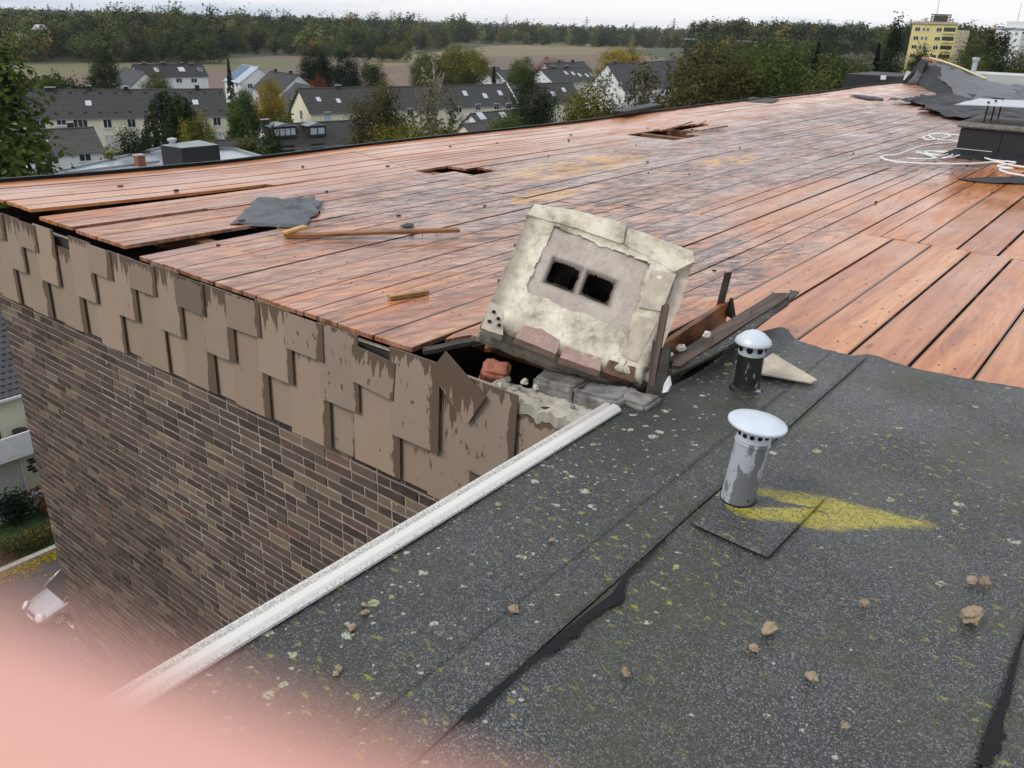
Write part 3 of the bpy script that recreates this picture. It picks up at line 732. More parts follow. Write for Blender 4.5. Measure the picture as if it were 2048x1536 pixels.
def grid_face(name, un, vn, fn, mat, skip=None, attr=None, smooth=True):
    us, vs = np.linspace(-FW/2, FW/2, un+1), np.linspace(-FH/2, FH/2, vn+1)
    idx, V, A = {}, [], []
    for j, v in enumerate(vs):
        for i, u in enumerate(us):
            idx[i, j] = len(V); p, a = fn(u, v); V.append(p); A.append(a)
    Fc = [(idx[i, j], idx[i+1, j], idx[i+1, j+1], idx[i, j+1]) for j in range(vn) for i in range(un) if not (skip and skip((us[i]+us[i+1])/2, (vs[j]+vs[j+1])/2))]
    return V, Fc, A
DEP = .16
def rimnoise(u, v): return .010*nz3(u, v, 1, 6)+.006*nz3(u, v, 7, 17)+.003*nz3(u, v, 3, 45)
def outline(s):   # uneven rectangular silhouette
    return .014*nz3(s, 0, 11, 7)+.007*nz3(s, 0, 2, 24)
def shape_uv(u, v):
    eu, ev = u/(FW/2), v/(FH/2)
    u2 = u+eu*abs(eu)**6*outline(v+3)+(0 if abs(eu) < .9 else -.0); v2 = v+ev*abs(ev)**6*outline(u+9)
    if eu < -.82 and ev > .8: v2 += .015*(abs(eu)-.82)/.18
    if eu > .72 and ev < -.75: u2 -= .012
    return u2, v2
def front(u, v):
    u2, v2 = shape_uv(u, v); e_ = max(abs(u)/(FW/2), abs(v)/(FH/2))
    n = rimnoise(u, v)-.02*max(0, (e_-.93)/.07)**2
    return fw3(u2, v2, n)-np.array(base(chim)), max(0, (e_-.9)/.1)**1.5
def inpl(u, v):
    u += .016*nz3(u, v, 31, 9)+.006*nz3(u, v, 33, 30); v += .016*nz3(u, v, 37, 9)+.006*nz3(u, v, 39, 30)
    return pu0 < u < pu1 and pv0 < v < pv1
V, Fc, A = grid_face('f', 120, 112, front, None, inpl)
# sides: wrap the outer ring backwards
per_ = [(u, -FH/2) for u in np.linspace(-FW/2, FW/2, 60)[:-1]]+[(FW/2, v) for v in np.linspace(-FH/2, FH/2, 56)[:-1]]+[(u, FH/2) for u in np.linspace(FW/2, -FW/2, 60)[:-1]]+[(-FW/2, v) for v in np.linspace(FH/2, -FH/2, 56)[:-1]]
nb = len(per_); rows = 14; s0 = len(V)
for k in range(rows+1):
    d = DEP*k/rows
    for (u, v) in per_:
        u2, v2 = shape_uv(u, v); g_ = .012*nz3(u*3+v*3, d*8, 5, 2)+.005*nz3(u*9, d*20+v*9, 8, 2)
        course_ = -.006 if (d % .085) < .014 else 0
        g_ += course_; eu, ev = u/(FW/2), v/(FH/2)
        p = fw3(u2+(g_*eu if abs(eu) > .99 else 0), v2+(g_*ev if abs(ev) > .99 else 0), (-.02+rimnoise(u, v) if k == 0 else -.02-d))
        V.append(p-np.array(base(chim))); A.append(.55+.45*(d > .02) if v < 0 or u < -.3 else .35)
for k in range(rows):
    for i in range(nb):
        a, b = s0+k*nb+i, s0+k*nb+(i+1) % nb; Fc.append((a, b, b+nb, a+nb))
Fc.append(tuple(s0+rows*nb+i for i in range(nb)))
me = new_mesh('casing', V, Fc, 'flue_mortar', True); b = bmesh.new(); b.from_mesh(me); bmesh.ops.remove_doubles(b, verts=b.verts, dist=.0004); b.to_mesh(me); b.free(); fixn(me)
# edge attribute again after welding: by distance to the outline; underside's shade painted in dark
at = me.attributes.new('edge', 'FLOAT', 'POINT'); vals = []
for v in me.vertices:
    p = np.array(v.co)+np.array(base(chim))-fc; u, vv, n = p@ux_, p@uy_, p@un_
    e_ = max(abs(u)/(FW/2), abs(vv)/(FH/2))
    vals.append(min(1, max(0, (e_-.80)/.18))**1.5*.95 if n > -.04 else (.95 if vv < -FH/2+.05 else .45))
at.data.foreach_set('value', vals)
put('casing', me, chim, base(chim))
# inner flue block with the two holes
def inner(u, v):
    mind = min(max(abs(u-h[0]), abs(v-h[1]))-hs for h in holes)
    soot = max(0, 1-max(0, mind)/.034)**1.4 if mind > 0 else 1.
    return fw3(u, v, -.007+.004*nz3(u, v, 2, 20)+.002*nz3(u, v, 6, 60)-(.01 if mind < .012 else 0))-np.array(base(chim)), soot
us, vs = np.linspace(pu0-.035, pu1+.035, 96), np.linspace(pv0-.035, pv1+.035, 72)
V, A, Fc = [], [], []; idx = {}
for j, v in enumerate(vs):
    for i, u in enumerate(us): idx[i, j] = len(V); p, a_ = inner(u, v); V.append(p); A.append(a_)
cells = {(i, j) for j in range(71) for i in range(95) if not inhole((us[i]+us[i+1])/2, (vs[j]+vs[j+1])/2)}
for (i, j) in cells: Fc.append((idx[i, j], idx[i+1, j], idx[i+1, j+1], idx[i, j+1]))
def deepv(k):
    V.append(V[k]-un_*.34); A.append(1.); return len(V)-1
dp = {}
for (i, j) in [(i, j) for j in range(71) for i in range(95) if (i, j) not in cells]:
    for (di, dj, c0, c1) in ((-1, 0, (i, j), (i, j+1)), (1, 0, (i+1, j), (i+1, j+1)), (0, -1, (i, j), (i+1, j)), (0, 1, (i, j+1), (i+1, j+1))):
        if (i+di, j+dj) in cells:
            a_, b_ = idx[c0], idx[c1]
            for k in (a_, b_):
                if k not in dp: dp[k] = deepv(k)
            Fc.append((a_, b_, dp[b_], dp[a_]))
me = new_mesh('flue_block', V, Fc, 'flue_block', True); at = me.attributes.new('soot', 'FLOAT', 'POINT'); at.data.foreach_set('value', A)
put('flue_block', me, chim, base(chim))
mm = MB(); c_ = fw3((pu0+pu1)/2, (pv0+pv1)/2, -.36); mm.obox(c_, ux_*(pu1-pu0)/2, uy_*(pv1-pv0)/2, un_*.015); mm.build('flue_back', 'tar', chim)
# casing bricks that show through the mortar
Z6 = lambda x, y: (940+x/2.926, 380+y/2.926)
def facebrick(pts, proud, mat, back=.05, seed=0):
    uv = [fuv(*Z6(*p)) for p in pts]; b = bmesh.new()
    vs_ = [b.verts.new(Vector(fw3(p[0], p[1], proud)-np.array(base(chim)))) for p in uv]; f = b.faces.new(vs_)
    r = bmesh.ops.extrude_face_region(b, geom=[f]); bmesh.ops.translate(b, verts=[v for v in r['geom'] if isinstance(v, bmesh.types.BMVert)], vec=Vector(-un_*back))
    bmesh.ops.recalc_face_normals(b, faces=b.faces)
    bmesh.ops.subdivide_edges(b, edges=b.edges, cuts=5, use_grid_fill=True)
    for v in b.verts: v.co += Vector(un_)*(.006*mnoise.noise(v.co*22+Vector((seed, 0, 0))))+Vector(ux_)*(.004*mnoise.noise(v.co*26+Vector((0, seed, 0))))+Vector(uy_)*(.004*mnoise.noise(v.co*30+Vector((0, 0, seed))))
    me = bpy.data.meshes.new('casing_brick'); b.to_mesh(me); b.free(); me.materials.append(M[mat])
    return put('casing_brick', me, chim, base(chim))
facebrick([(1205, 482), (1292, 375), (1312, 420), (1250, 640), (1060, 1100), (985, 1060)], -.035, 'tan_brick', .10, seed=9)
facebrick([(925, 222), (1110, 290), (1298, 362), (1312, 425), (1195, 480), (900, 318)], .006, 'flue_mortar', seed=10)
facebrick([(1062, 470), (1205, 495), (1120, 715), (985, 690)], .006, 'tan_brick', seed=1)
facebrick([(990, 735), (1095, 770), (975, 1010), (880, 965)], .004, 'tan_brick', seed=2)
facebrick([(312, 797), (420, 815), (525, 885), (505, 960), (262, 862)], .002, 'pinkish_brick', seed=3)
facebrick([(555, 915), (770, 985), (762, 1062), (528, 980)], .001, 'pinkish_brick', seed=4)
facebrick([(812, 995), (972, 1040), (952, 1125), (785, 1068)], .003, 'brown_rot', seed=5)
facebrick([(118, 655), (195, 690), (190, 850), (62, 812)], .004, 'tan_brick', seed=6)
facebrick([(380, 88), (640, 130), (915, 205), (880, 318), (620, 230), (330, 150)], .009, 'flue_mortar', seed=7)
for (x, y) in ((137, 722), (163, 762), (112, 778), (168, 800)):
    u, v = fuv(*Z6(x, y)); mm = MB(); mm.lathe(fw3(u, v, .0125), [(.009, 0), (.009, .001), (.0085, .0012)], 12, un_); mm.build('perforation', 'tar', chim)

# ------------------------------------------------------------------ rubble under it
def lump_box(name, label, c, sx, sy, sz, mat, rot, seed, cat='brick', bev=.012, group=None):
    b = bmesh.new(); bmesh.ops.create_cube(b, size=1)
    for v in b.verts: v.co = Vector((v.co.x*sx, v.co.y*sy, v.co.z*sz))
    bmesh.ops.bevel(b, geom=list(b.edges), offset=bev, segments=2, affect='EDGES'); bmesh.ops.subdivide_edges(b, edges=b.edges, cuts=5, use_grid_fill=True)
    for v in b.verts: v.co += v.co.normalized()*(.016*mnoise.noise(v.co*12+Vector((seed, 0, 0)))+.010*mnoise.noise(v.co*31+Vector((seed, 3, 0)))+.004*mnoise.noise(v.co*80))
    me = bpy.data.meshes.new(name); b.to_mesh(me); b.free(); me.materials.append(M[mat]); me.polygons.foreach_set('use_smooth', [True]*len(me.polygons))
    o = put(name, me, None, c, rot); tag(o, label, cat, group); return o
p1_, p2_ = atz(1125, 785, 0), atz(1215, 800, 0)
def rubble(label, pl, pr, Y, dy, dz_, seed):
    A, B = aty(*pl, Y), aty(*pr, Y); d = B-A; L = np.linalg.norm(d)
    return lump_box('brick', label, (A+B)/2+np.array([0, dy/2, -dz_/2]), L, dy, dz_, 'wet_concrete', (rad(3), -math.asin(d[2]/L), math.atan2(d[1], d[0])), seed)
rubble('mortar-caked grey brick bedded under the toppled chimney, beside the dark hole', (1062, 752), (1150, 775), 2.735, .14, .11, 3)
rubble('second grey brick under the toppled chimney, butting the mortar-caked one', (1147, 778), (1236, 800), 2.735, .14, .10, 8)
rubble('third grey brick at the chimney foot beside the white edge strip end', (1228, 792), (1292, 812), 2.77, .13, .09, 12)
lump_box('brick', 'broken red brick end poking up behind the shingles', (-2.275, 2.83, -.09), .13, .11, .13, 'red_brick', (rad(20), rad(10), rad(35)), 5)
m = MB(); q = random.Random(4)
Pg = np.zeros((8, 40, 3))
for i in range(40):
    for j in range(8):
        x = -2.16+.60*i/39; y = 2.618+.127*j/7+.012*nz3(x, j, 2, 9)*(j > 5)
        Pg[j, i] = (x, y-.012*(j == 0)*(1+nz3(x, 1, 4, 30)), -.042+.022*nz3(x, y, 3, 16)+.014*nz3(x, y, 8, 50)-.01*(j == 0))
V, Fc = slab(Pg, .05); me = new_mesh('mortar_bed', V, Fc, 'concrete'); put('mortar_bed', me, bld)
for i in range(9):
    x, y = q.uniform(-2.15, -1.62), q.uniform(2.66, 2.76)
    rock('mortar_rubble', (x, y, -.035), q.uniform(.008, .02), q.choice(['concrete', 'chip_pale', 'wet_concrete']), None, 30+i)
    tag(bpy.context.scene.objects[-1] if False else COL.objects[-1], 'crumb of grey mortar on the broken wall top under the toppled chimney', 'rubble', 'mortar crumbs under the chimney')
def plank(name, label, A, B, w, th, mat, side=None, cat='plank', rag=.03, seed=0, group=None, twist=0., parent=None):
    """board from A to B; w across, th thick"""
    A, B = np.asarray(A, float), np.asarray(B, float); y = B-A; L = np.linalg.norm(y); y = y/L
    s = np.asarray(side, float) if side is not None else np.cross(y, (0, 0, 1)); s = s-y*np.dot(s, y); s /= np.linalg.norm(s); n = np.cross(s, y)
    qq = random.Random(seed); nx, ny = 6, 14; Pg = np.zeros((ny, nx, 3))
    for i in range(nx):
        a, b = -rag*qq.random(), L+rag*qq.random()-rag*.5
        for j in range(ny):
            t_ = j/(ny-1); Pg[j, i] = ((i/(nx-1)-.5)*w*(1+.06*nz3(t_*4, seed, 1)), a+(b-a)*t_, .006*nz3(t_*3, seed+2., 3)+.002*nz3(i, j, seed))
    V, Fc = slab(Pg, th)
    me = new_mesh(name, V, Fc, mat)
    o = bpy.data.objects.new(name, me); COL.objects.link(o)
    o.matrix_world = Matrix(((s[0], y[0], n[0], A[0]), (s[1], y[1], n[1], A[1]), (s[2], y[2], n[2], A[2]), (0, 0, 0, 1)))
    fixn(me)
    if label: tag(o, label, cat, group)
    return o
def nails(o, pts, ln=.05, ax=(0, 0, -1)):
    for (x, y) in pts:
        mm = MB(); mm.tube([(x, y, 0), (x+.004, y+.002, ax[2]*ln*.6), (x-.002, y+.004, ax[2]*ln)], [.0022, .002, .001], 5)
        c = bpy.data.objects.new('nail', new_mesh('nail', mm.v, mm.f, 'rust')); COL.objects.link(c); c.parent = o
# splintered timbers right of the chimney
A = np.array([-1.645, 3.24, .0]); B = np.array([-1.70, 4.06, .0])
o = plank('board', 'orange splintered board standing on edge between the chimney and the dark beam', A+(0, 0, .062), B+(0, 0, .062), .125, .026, 'torn_timber', (0, 0, 1), seed=2)
o2 = plank('beam', 'long dark weathered beam slanting up from the chimney foot over the rear vent', atz(1352, 722, .07), atz(1566, 586, .21), .085, .055, 'old_timber', None, 'beam', .05, 4)
nails(o2, ((.02, .25), (-.03, .5), (.0, .62)), .03, (0, 0, 1))
plank('plank', 'rotten black plank lying along the foot of the dark beam', atz(1325, 742, .04), atz(1440, 690, .06), .07, .03, 'black_timber', None, 'plank', .06, 5)
mm = MB(); pts = []
for i in range(30):
    t_ = i/29; px, py = 1322+t_*268, 752-171*t_-18*math.sin(t_*3.14)*-1
    z = .02+.30*t_; y_ = 2.86+t_*.86; p = atz(px, py, .03+.17*t_)
    pts.append(p)
Pg = np.zeros((30, 5, 3))
for i, p in enumerate(pts):
    for j in range(5): Pg[i, j] = p+np.array([(j-2)*.012, 0, 0])*(1+.5*nz3(i, j, 2))+np.array([0, 0, .008*nz3(i*.6, j, 4)])
V, Fc = slab(Pg, .012); tag(put('felt_strip', fixn(new_mesh('felt_strip', V, Fc, 'felt')), None), 'curled gritty felt strip torn off beneath the dark beam', 'roofing scrap')
plank('post', 'short splintered dark lath standing upright behind the orange board', (-1.70, 3.97, -.02), aty(1456, 546, 4.02), .036, .022, 'black_timber', (1, .3, 0), 'lath', .02, 6)
plank('lath', 'thin dark lath leaning against the right side of the toppled chimney', atz(1297, 792, 0), aty(1331, 606, 3.06), .028, .02, 'old_timber', (1, .2, 0), 'lath', .03, 7)
plank('plank', 'black broken board upright at the chimney foot beside the leaning lath', atz(1312, 795, .0), aty(1322, 690, 3.02), .075, .03, 'black_timber', (1, .2, 0), 'plank', .04, 8)
mm = MB(); mm.prism([aty(1460, 596, 4.03), aty(1467, 640, 4.03), aty(1450, 630, 4.03), aty(1444, 642, 4.03)], (.01, .015, 0)); tag(mm.build('wood_shard', 'black_timber'), 'pointed black splinter at the end of the orange board', 'splinter')
mm = MB(); mm.prism([aty(1337, 752, 2.93), aty(1340, 770, 2.93), aty(1333, 784, 2.92), aty(1324, 786, 2.92), aty(1328, 768, 2.93)], (.004, .008, 0)); tag(mm.build('plastic_scrap', 'white_paint'), 'small curved white plastic scrap beside the black upright board', 'scrap')
for i, (px, py, s_, z_) in enumerate(((1361, 702, .028, .075), (1338, 720, .022, .05), (1412, 676, .02, .12))):
    p = atz(px, py, z_); tag(rock('mortar_lump', p, s_, 'chip_pale', None, 60+i), ('bigger pale mortar lump caught between orange board and black plank', 'small pale mortar lump beside the splintered foot of the orange board', 'pale mortar crumb lodged against the dark beam')[i], 'rubble')
# loose pieces on the deck
Z5 = lambda x, y: (600+x/3.072, 360+y/3.072)
o = plank('loose_plank', 'long loose plank with fresh split end lying across the boards, nails sticking out', atz(574, 468, .03), atz(917, 457, .075), .07, .022, 'torn_timber', seed=11)
nails(o, ((.02, .85), (0, .95), (-.02, 1.05)), .06)
mm = MB(); a_ = atz(570, 467, .035); mm.obox(a_+np.array([.0, .09, .012]), (.025, .01, 0), (-.01, .10, .004), (0, 0, .012)); tag(mm.build('split_wood', 'fresh_wood', bevel=.005), 'pale freshly split wood piece at the end of the long loose plank', 'wood scrap')
o = plank('wood_block', 'short pale split wood block lying alone on the orange boards', atz(783, 590, .028), atz(853, 580, .028), .05, .022, 'fresh_wood', seed=12, cat='wood scrap')
o = plank('lath', 'dark nail-studded lath lying by the hole left of the chimney', atz(853, 697, .03), atz(988, 670, .085), .05, .02, 'black_timber', seed=13, cat='lath')
nails(o, ((.0, .24), (.01, .29), (-.01, .31), (0, .18)), .055)
# felt scrap near the fascia
def scrap(name, label, poly, mat='grey_membrane', z=.012, amp=.02, th=.006, n=22, cat='roofing scrap', sc=5., smooth=True):
    pts = [np.array(atz(x, y, z)[:2]) for x, y in poly]; c = np.mean(pts, axis=0); per = []
    N = 48; P = pts+[pts[0]]; seg = [np.linalg.norm(P[i+1]-P[i]) for i in range(len(pts))]; tot = sum(seg); cum = np.concatenate([[0], np.cumsum(seg)])
    for k in range(N):
        s_ = tot*k/N; i = min(len(pts)-1, int(np.searchsorted(cum, s_, 'right')-1)); f = (s_-cum[i])/seg[i]; p = P[i]+(P[i+1]-P[i])*f
        per.append(p+.02*np.array([nz3(p[0], p[1], 2, 9), nz3(p[0], p[1], 8, 9)])*min(1, tot/3))
    rings = 7; V = [(c[0], c[1], z+abs(amp*nz3(c[0], c[1], 1, sc)))]; Fc = []
    for r in range(1, rings+1):
        for p in per:
            w = c+(p-c)*r/rings; V.append((w[0], w[1], z+abs(amp*1.5*nz3(w[0], w[1], 1, sc))+amp*.5*abs(nz3(w[0], w[1], 4, sc*3))))
    for k in range(N): Fc.append((0, 1+k, 1+(k+1) % N))
    for r in range(rings-1):
        for k in range(N):
            a, b = 1+r*N+k, 1+r*N+(k+1) % N; Fc.append((a, a+N, b+N, b))
    nV = len(V); V2 = V+[(x, y, zz-th) for x, y, zz in V]; F2 = Fc+[tuple(i+nV for i in reversed(f)) for f in Fc]
    for k in range(N):
        a, b = 1+(rings-1)*N+k, 1+(rings-1)*N+(k+1) % N; F2.append((a, a+nV, b+nV, b))
    o0 = np.array([c[0], c[1], 0]); me = fixn(new_mesh(name, np.array(V2)-o0, F2, mat, smooth)); o = put(name, me, None, o0)
    return tag(o, label, cat) if label else o
scrap('felt_scrap', 'crumpled grey felt scrap lying on the boards near the fascia edge', [(460, 452), (475, 437), (500, 412), (512, 400), (560, 402), (600, 400), (628, 391), (630, 402), (652, 408), (632, 418), (640, 428), (620, 440), (612, 455), (520, 453)], amp=.035)
for i, (poly, lab) in enumerate(((((1490, 203), (1500, 195), (1530, 196), (1560, 199), (1545, 206), (1510, 205)), 'flat dark felt scrap lying at the back eave before the bushy brown tree'),
        (((1697, 189), (1720, 190), (1765, 196), (1768, 200), (1740, 199), (1715, 194)), 'narrow black felt strip lying crosswise on the far boards'),
        (((800, 451), (815, 446), (828, 448), (826, 453), (808, 454)), 'palm-sized felt crumb beside the tip of the long loose plank'),
        (((1915, 358), (1960, 356), (2048, 352), (2100, 352), (2100, 368), (2010, 367), (1960, 365)), 'dark felt tongue on the wet boards in front of the vent box'))):
    scrap('felt_scrap', lab, poly, 'black_felt', .012, .012)
mm = MB(); A, B = atz(1236, 228, .05), atz(1312, 213, .05); y_ = B-A; mm.obox((A+B)/2+(0, 0, .03), y_/2, np.array([.13, .0, .0]), (0, 0, .022)); tag(mm.build('roof_plank', 'black_felt', bevel=.006), 'felt-covered dark plank lying along the back eave', 'plank')
q = random.Random(9); spots = []
for i in range(34):
    px, py = q.uniform(330, 1700), 0
    y = q.uniform(2.9, 12); x = q.uniform(-7.3, -2.0)
    if y < 4.3 and x > -2.6: continue
    mm = MB(); r = q.uniform(.008, .026); n = q.randint(4, 6); ph = q.random()*6
    zz = dz(x, y)+.002
    mm.prism([(x+r*q.uniform(.5, 1.2)*math.cos(ph+k*6.283/n), y+1.3*r*q.uniform(.5, 1.2)*math.sin(ph+k*6.283/n), zz) for k in range(n)], (q.uniform(-.004, .004), q.uniform(-.004, .004), q.uniform(.006, .016)))
    tag(mm.build('felt_chip', 'black_felt', origin=(x, y, zz)), 'tiny black felt chip scattered on the bare boards', 'roofing scrap', 'felt chips on the boards')
# triangular broken shingle behind the rear vent
tp = [atz(x, y, .04) for x, y in ((1516, 735), (1527, 737), (1523, 745), (1516, 738))]
pts = [atz(x, y, .03) for x, y in ((1500, 738), (1545, 709), (1634, 762), (1622, 768), (1520, 750))]
mm = MB(); mm.prism(pts, (0, 0, .008)); tag(mm.build('broken_shingle', 'shingle_tan_plain' if 'shingle_tan_plain' in M else 'tan_brick', bevel=.001), 'triangular broken beige shingle lying flat behind the rear vent', 'roof tile')

# ------------------------------------------------------------------ vent pipes
def vent(label, px, py, capy, r, capr, style, lean=(0, 0)):
    b = atz(px, py, .015); zc = zfor(capy, b[0], b[1]); o = thing('vent_pipe', label, 'vent pipe', b)
    ax = np.array([lean[0], lean[1], 1.]); h = zc-b[2]
    if style == 'disc':
        mm = MB(); mm.lathe(b, [(r*1.02, 0), (r, .004), (r, h-.075), (r*1.05, h-.073), (r*1.05, h-.068), (r, h-.066), (r, h-.060)], 32, ax)
        p_ = mm.build('pipe', 'zinc_vent', o, smooth=False)
        mm = MB(); mm.lathe(b, [(r*1.0, h-.060), (r*1.0, h-.012)], 32, ax); nk = mm.build('collar', 'zinc_light', o)
        for k in range(14):
            a = 2*math.pi*k/14; c = b+ax*(h-.036)+np.array([math.cos(a), math.sin(a), 0])*(r*1.0)
            m2 = MB(); m2.lathe(c-np.array([math.cos(a), math.sin(a), 0])*.003, [(.0075, 0), (.0075, .0045)], 10, (math.cos(a), math.sin(a), 0)); m2.build('vent_hole', 'tar', nk)
        mm = MB(); mm.lathe(b, [(r*.9, h-.014), (capr*.97, h-.012), (capr, h-.008), (capr, h-.002), (capr*.97, h+.001), (capr*.5, h+.006), (.004, h+.008)], 40, ax); mm.build('cap', 'zinc_light', o, smooth=True)
        mm = MB(); mm.lathe(b+np.array([0, 0, -.002]), [(r*1.25, 0), (r*1.12, .008), (r*1.02, .012)], 28); mm.build('seal', 'tar', o)
    else:
        mm = MB(); mm.lathe(b, [(r*1.35, -.01), (r*1.25, .004), (r*1.04, .010), (r*1.0, .03), (r, h-.085), (r*1.01, h-.08)], 32, ax); mm.build('pipe', 'pipe_black', o)
        mm = MB(); mm.lathe(b, [(r*1.03, h-.082), (r*1.05, h-.03)], 32, ax); nk = mm.build('collar', 'zinc', o)
        for k in range(8):
            a = 2*math.pi*k/8+.2; d_ = np.array([math.cos(a), math.sin(a), 0]); c = b+ax*(h-.05)+d_*r*1.045
            m2 = MB(); m2.lathe(c-d_*.003, [(.014, 0), (.014, .0045)], 12, d_); m2.build('vent_hole', 'tar', nk)
        mm = MB(); mm.lathe(b, [(r*1.0, h-.036), (capr*.98, h-.034), (capr, h-.028), (capr*.93, h-.014), (capr*.55, h+.012), (capr*.2, h+.024), (.003, h+.026)], 40, ax); mm.build('cap', 'zinc_light', o, smooth=True)
    return o
t = T('dirty_galvanised'); o_ = t.obj(); n = t.noise(t.map(o_, (14, 14, 5)), 1, 5, .6); c = t.mix(t.rng(n, .49, .52), (.47, .50, .54), (.19, .20, .215))
c = t.mix(t.rng(t.noise(t.map(o_, (30, 30, 16)), 1, 4, .7), .66, .69), c, (.02, .02, .02)); M['zinc_vent'] = t.bsdf(c, .42, .25, .5)
t = T('tarred_pipe'); o_ = t.obj(); n = t.noise(t.map(o_, (22, 22, 8)), 1, 5, .65); c = t.mix(t.rng(n, .61, .65), (.016, .015, .014), (.32, .35, .38)); M['pipe_black'] = t.bsdf(c, .4, 0, .5)
vent('grey galvanised vent pipe with flat round cap beside the yellow streak', 1474, 1000, 842, .055, .094, 'disc', (.075, .055))
vent('black tarred vent pipe with domed cap beside the broken shingle', 1492, 775, 672, .055, .078, 'dome', (.0, .02))

# ------------------------------------------------------------------ stones on the felt
St = [(1942, 1166, .026, 'pale stone crumb lying against the knobbly stone, on the felt'), (1970, 1172, .030, 'knobbly brown stone lying beside a smaller crumb on the felt'), (1727, 1212, .024, 'single small oval stone on the felt beyond the pale yellow moss'), (1941, 1240, .044, 'largest oblong beige stone on the felt'),
      (1537, 1264, .030, 'rough brown stone chunk lying alone in the middle of the felt'), (1252, 1351, .019, 'small tan stone right of the long tar bleed'), (1622, 1358, .024, 'dark knobbly pebble on the felt'), (1691, 1458, .015, 'small angular pale stone chip on the felt')]
for i, (px, py, s_, lab) in enumerate(St):
    tag(rock('stone', atz(px, py, .016), s_*.56, 'stone_tan', None, 100+i, .75), lab, 'stone')
for i, (px, py) in enumerate(((728, 1212), (730, 1228), (704, 1258), (1103, 1082), (997, 1012), (1027, 1222), (672, 1350), (677, 1340), (1508, 1300), (980, 1150))):
    tag(rock('stone_crumb', atz(px, py, .014), .008+.002*(i % 3), 'stone_tan', None, 140+i, .6), 'tiny tan stone crumb on the felt near the white edge strip', 'stone', 'stone crumbs on the felt')

# ------------------------------------------------------------------ vent box with cover plate, and the rope
bx, by = -2.34, 12.55
vb = thing('roof_vent_box', 'black clad roof vent box with mossy slab and metal cover plate on rods', 'vent box', (bx+.9, by+.6, 0))
mm = MB(); mm.box((bx, by, -.02), (bx+1.9, by+1.2, .36)); body_ = mm.build('body', 'slate_black', vb, bevel=.008)
for i in range(4):
    mm = MB(); mm.box((bx+.02+.475*i, by-.012, .04), (bx+.485+.475*i, by-.0005, .345)); mm.build('cladding_panel', 'slate_black', body_)
mm = MB(); mm.box((bx-.012, by+.02, .04), (bx-.0005, by+1.18, .345)); mm.build('cladding_panel', 'slate_black', body_)
mm = MB(); mm.box((bx-.06, by-.06, .36), (bx+1.96, by+1.26, .43)); slabp = mm.build('slab', 'wet_concrete', vb, bevel=.02)
mm = MB(); mm.add([(bx-.16, by-.20, .012), (bx+1.95, by-.20, .012), (bx+1.9, by-.014, .10), (bx, by-.014, .10), (bx-.16, by-.2, .0), (bx+1.95, by-.2, .0)], [(0, 1, 2, 3), (0, 4, 5, 1)]); mm.build('apron', 'black_felt', vb, fix=False)
for (x, y) in ((bx+.22, by+.12), (bx+.22, by+.6), (bx+.22, by+1.08), (bx+1.7, by+.12), (bx+1.7, by+1.08)):
    mm = MB(); mm.tube([(x, y, .42), (x+.004, y, .67)], .011, 6); mm.build('rod', 'rust', vb)
    mm = MB(); mm.lathe((x, y, .672), [(.02, 0), (.02, .014), (.012, .02)], 6); mm.build('bolt', 'rust', vb)
Pg = np.zeros((8, 12, 3))
for j in range(8):
    for i in range(12): Pg[j, i] = (bx-.12+2.2*i/11, by-.16+1.55*j/7, .672+.012*nz3(i*.5, j*.5, 2)-.05*(abs(i/11-.5)*1.4)**2)
V, Fc = slab(Pg, .008); put('cover_plate', new_mesh('cover_plate', V-np.array(base(vb)), Fc, 'zinc'), vb, base(vb))
mm = MB(); mm.box((bx-.02, by-.026, .02), (bx+.42, by-.014, .10)); mm.build('label_strip', 'white_paint', vb)
mm = MB(); mm.box((bx+.12, by-.0275, .03), (bx+.31, by-.0262, .09)); mm.build('label_print', 'black_paint', vb)
def rope(name, label, pts, r=.013, z=.02, seed=0):
    P = [atz(x, y, z) for x, y in pts]; C = []
    for i in range(len(P)-1):
        p0, p1, p2, p3 = P[max(0, i-1)], P[i], P[i+1], P[min(len(P)-1, i+2)]
        for k in range(6):
            s_ = k/6; C.append(.5*((2*p1)+(-p0+p2)*s_+(2*p0-5*p1+4*p2-p3)*s_**2+(-p0+3*p1-3*p2+p3)*s_**3))
    C.append(P[-1]); C = [c+np.array([0, 0, .012*abs(nz3(i*.37, seed, 2))+.004]) for i, c in enumerate(C)]
    mm = MB(); mm.tube(C, r, 6); return tag(mm.build(name, 'rope_white', smooth=True), label, 'rope', None)
rope('rope', 'white rope looping over the boards beside the vent box', [(1925, 272), (1885, 269), (1860, 272), (1846, 276), (1862, 281), (1900, 274), (1880, 268), (1858, 270), (1870, 279), (1905, 282), (1926, 284), (1900, 287), (1860, 291), (1825, 300), (1795, 310), (1768, 313), (1763, 317), (1780, 322), (1805, 326), (1880, 329), (1950, 328), (1992, 325), (2020, 331), (2060, 337)])
rope('rope', 'second white rope bundled at the foot of the vent box', [(1814, 318), (1850, 319), (1872, 317), (1845, 308), (1834, 306), (1870, 303), (1900, 306), (1880, 312), (1850, 306), (1870, 304), (1905, 310), (1885, 317), (1905, 315), (1925, 311), (1960, 315), (1990, 322), (2030, 326), (2015, 330), (1995, 333), (2025, 338), (2000, 338), (2010, 345), (2060, 355)], .012, .02, 3)
# puddle on the boards
scrap('puddle', None, [(1912, 408), (1935, 392), (1962, 382), (1990, 384), (1972, 396), (1940, 410)], 'glass_dark', .0015, 0.0, .001)
COL.objects[-1]['kind'] = 'structure'
M['puddle'] = None; t = T('water_film'); t.bsdf((.16, .06, .025), .03, 0, .5); COL.objects[-1].data.materials[0] = t.m

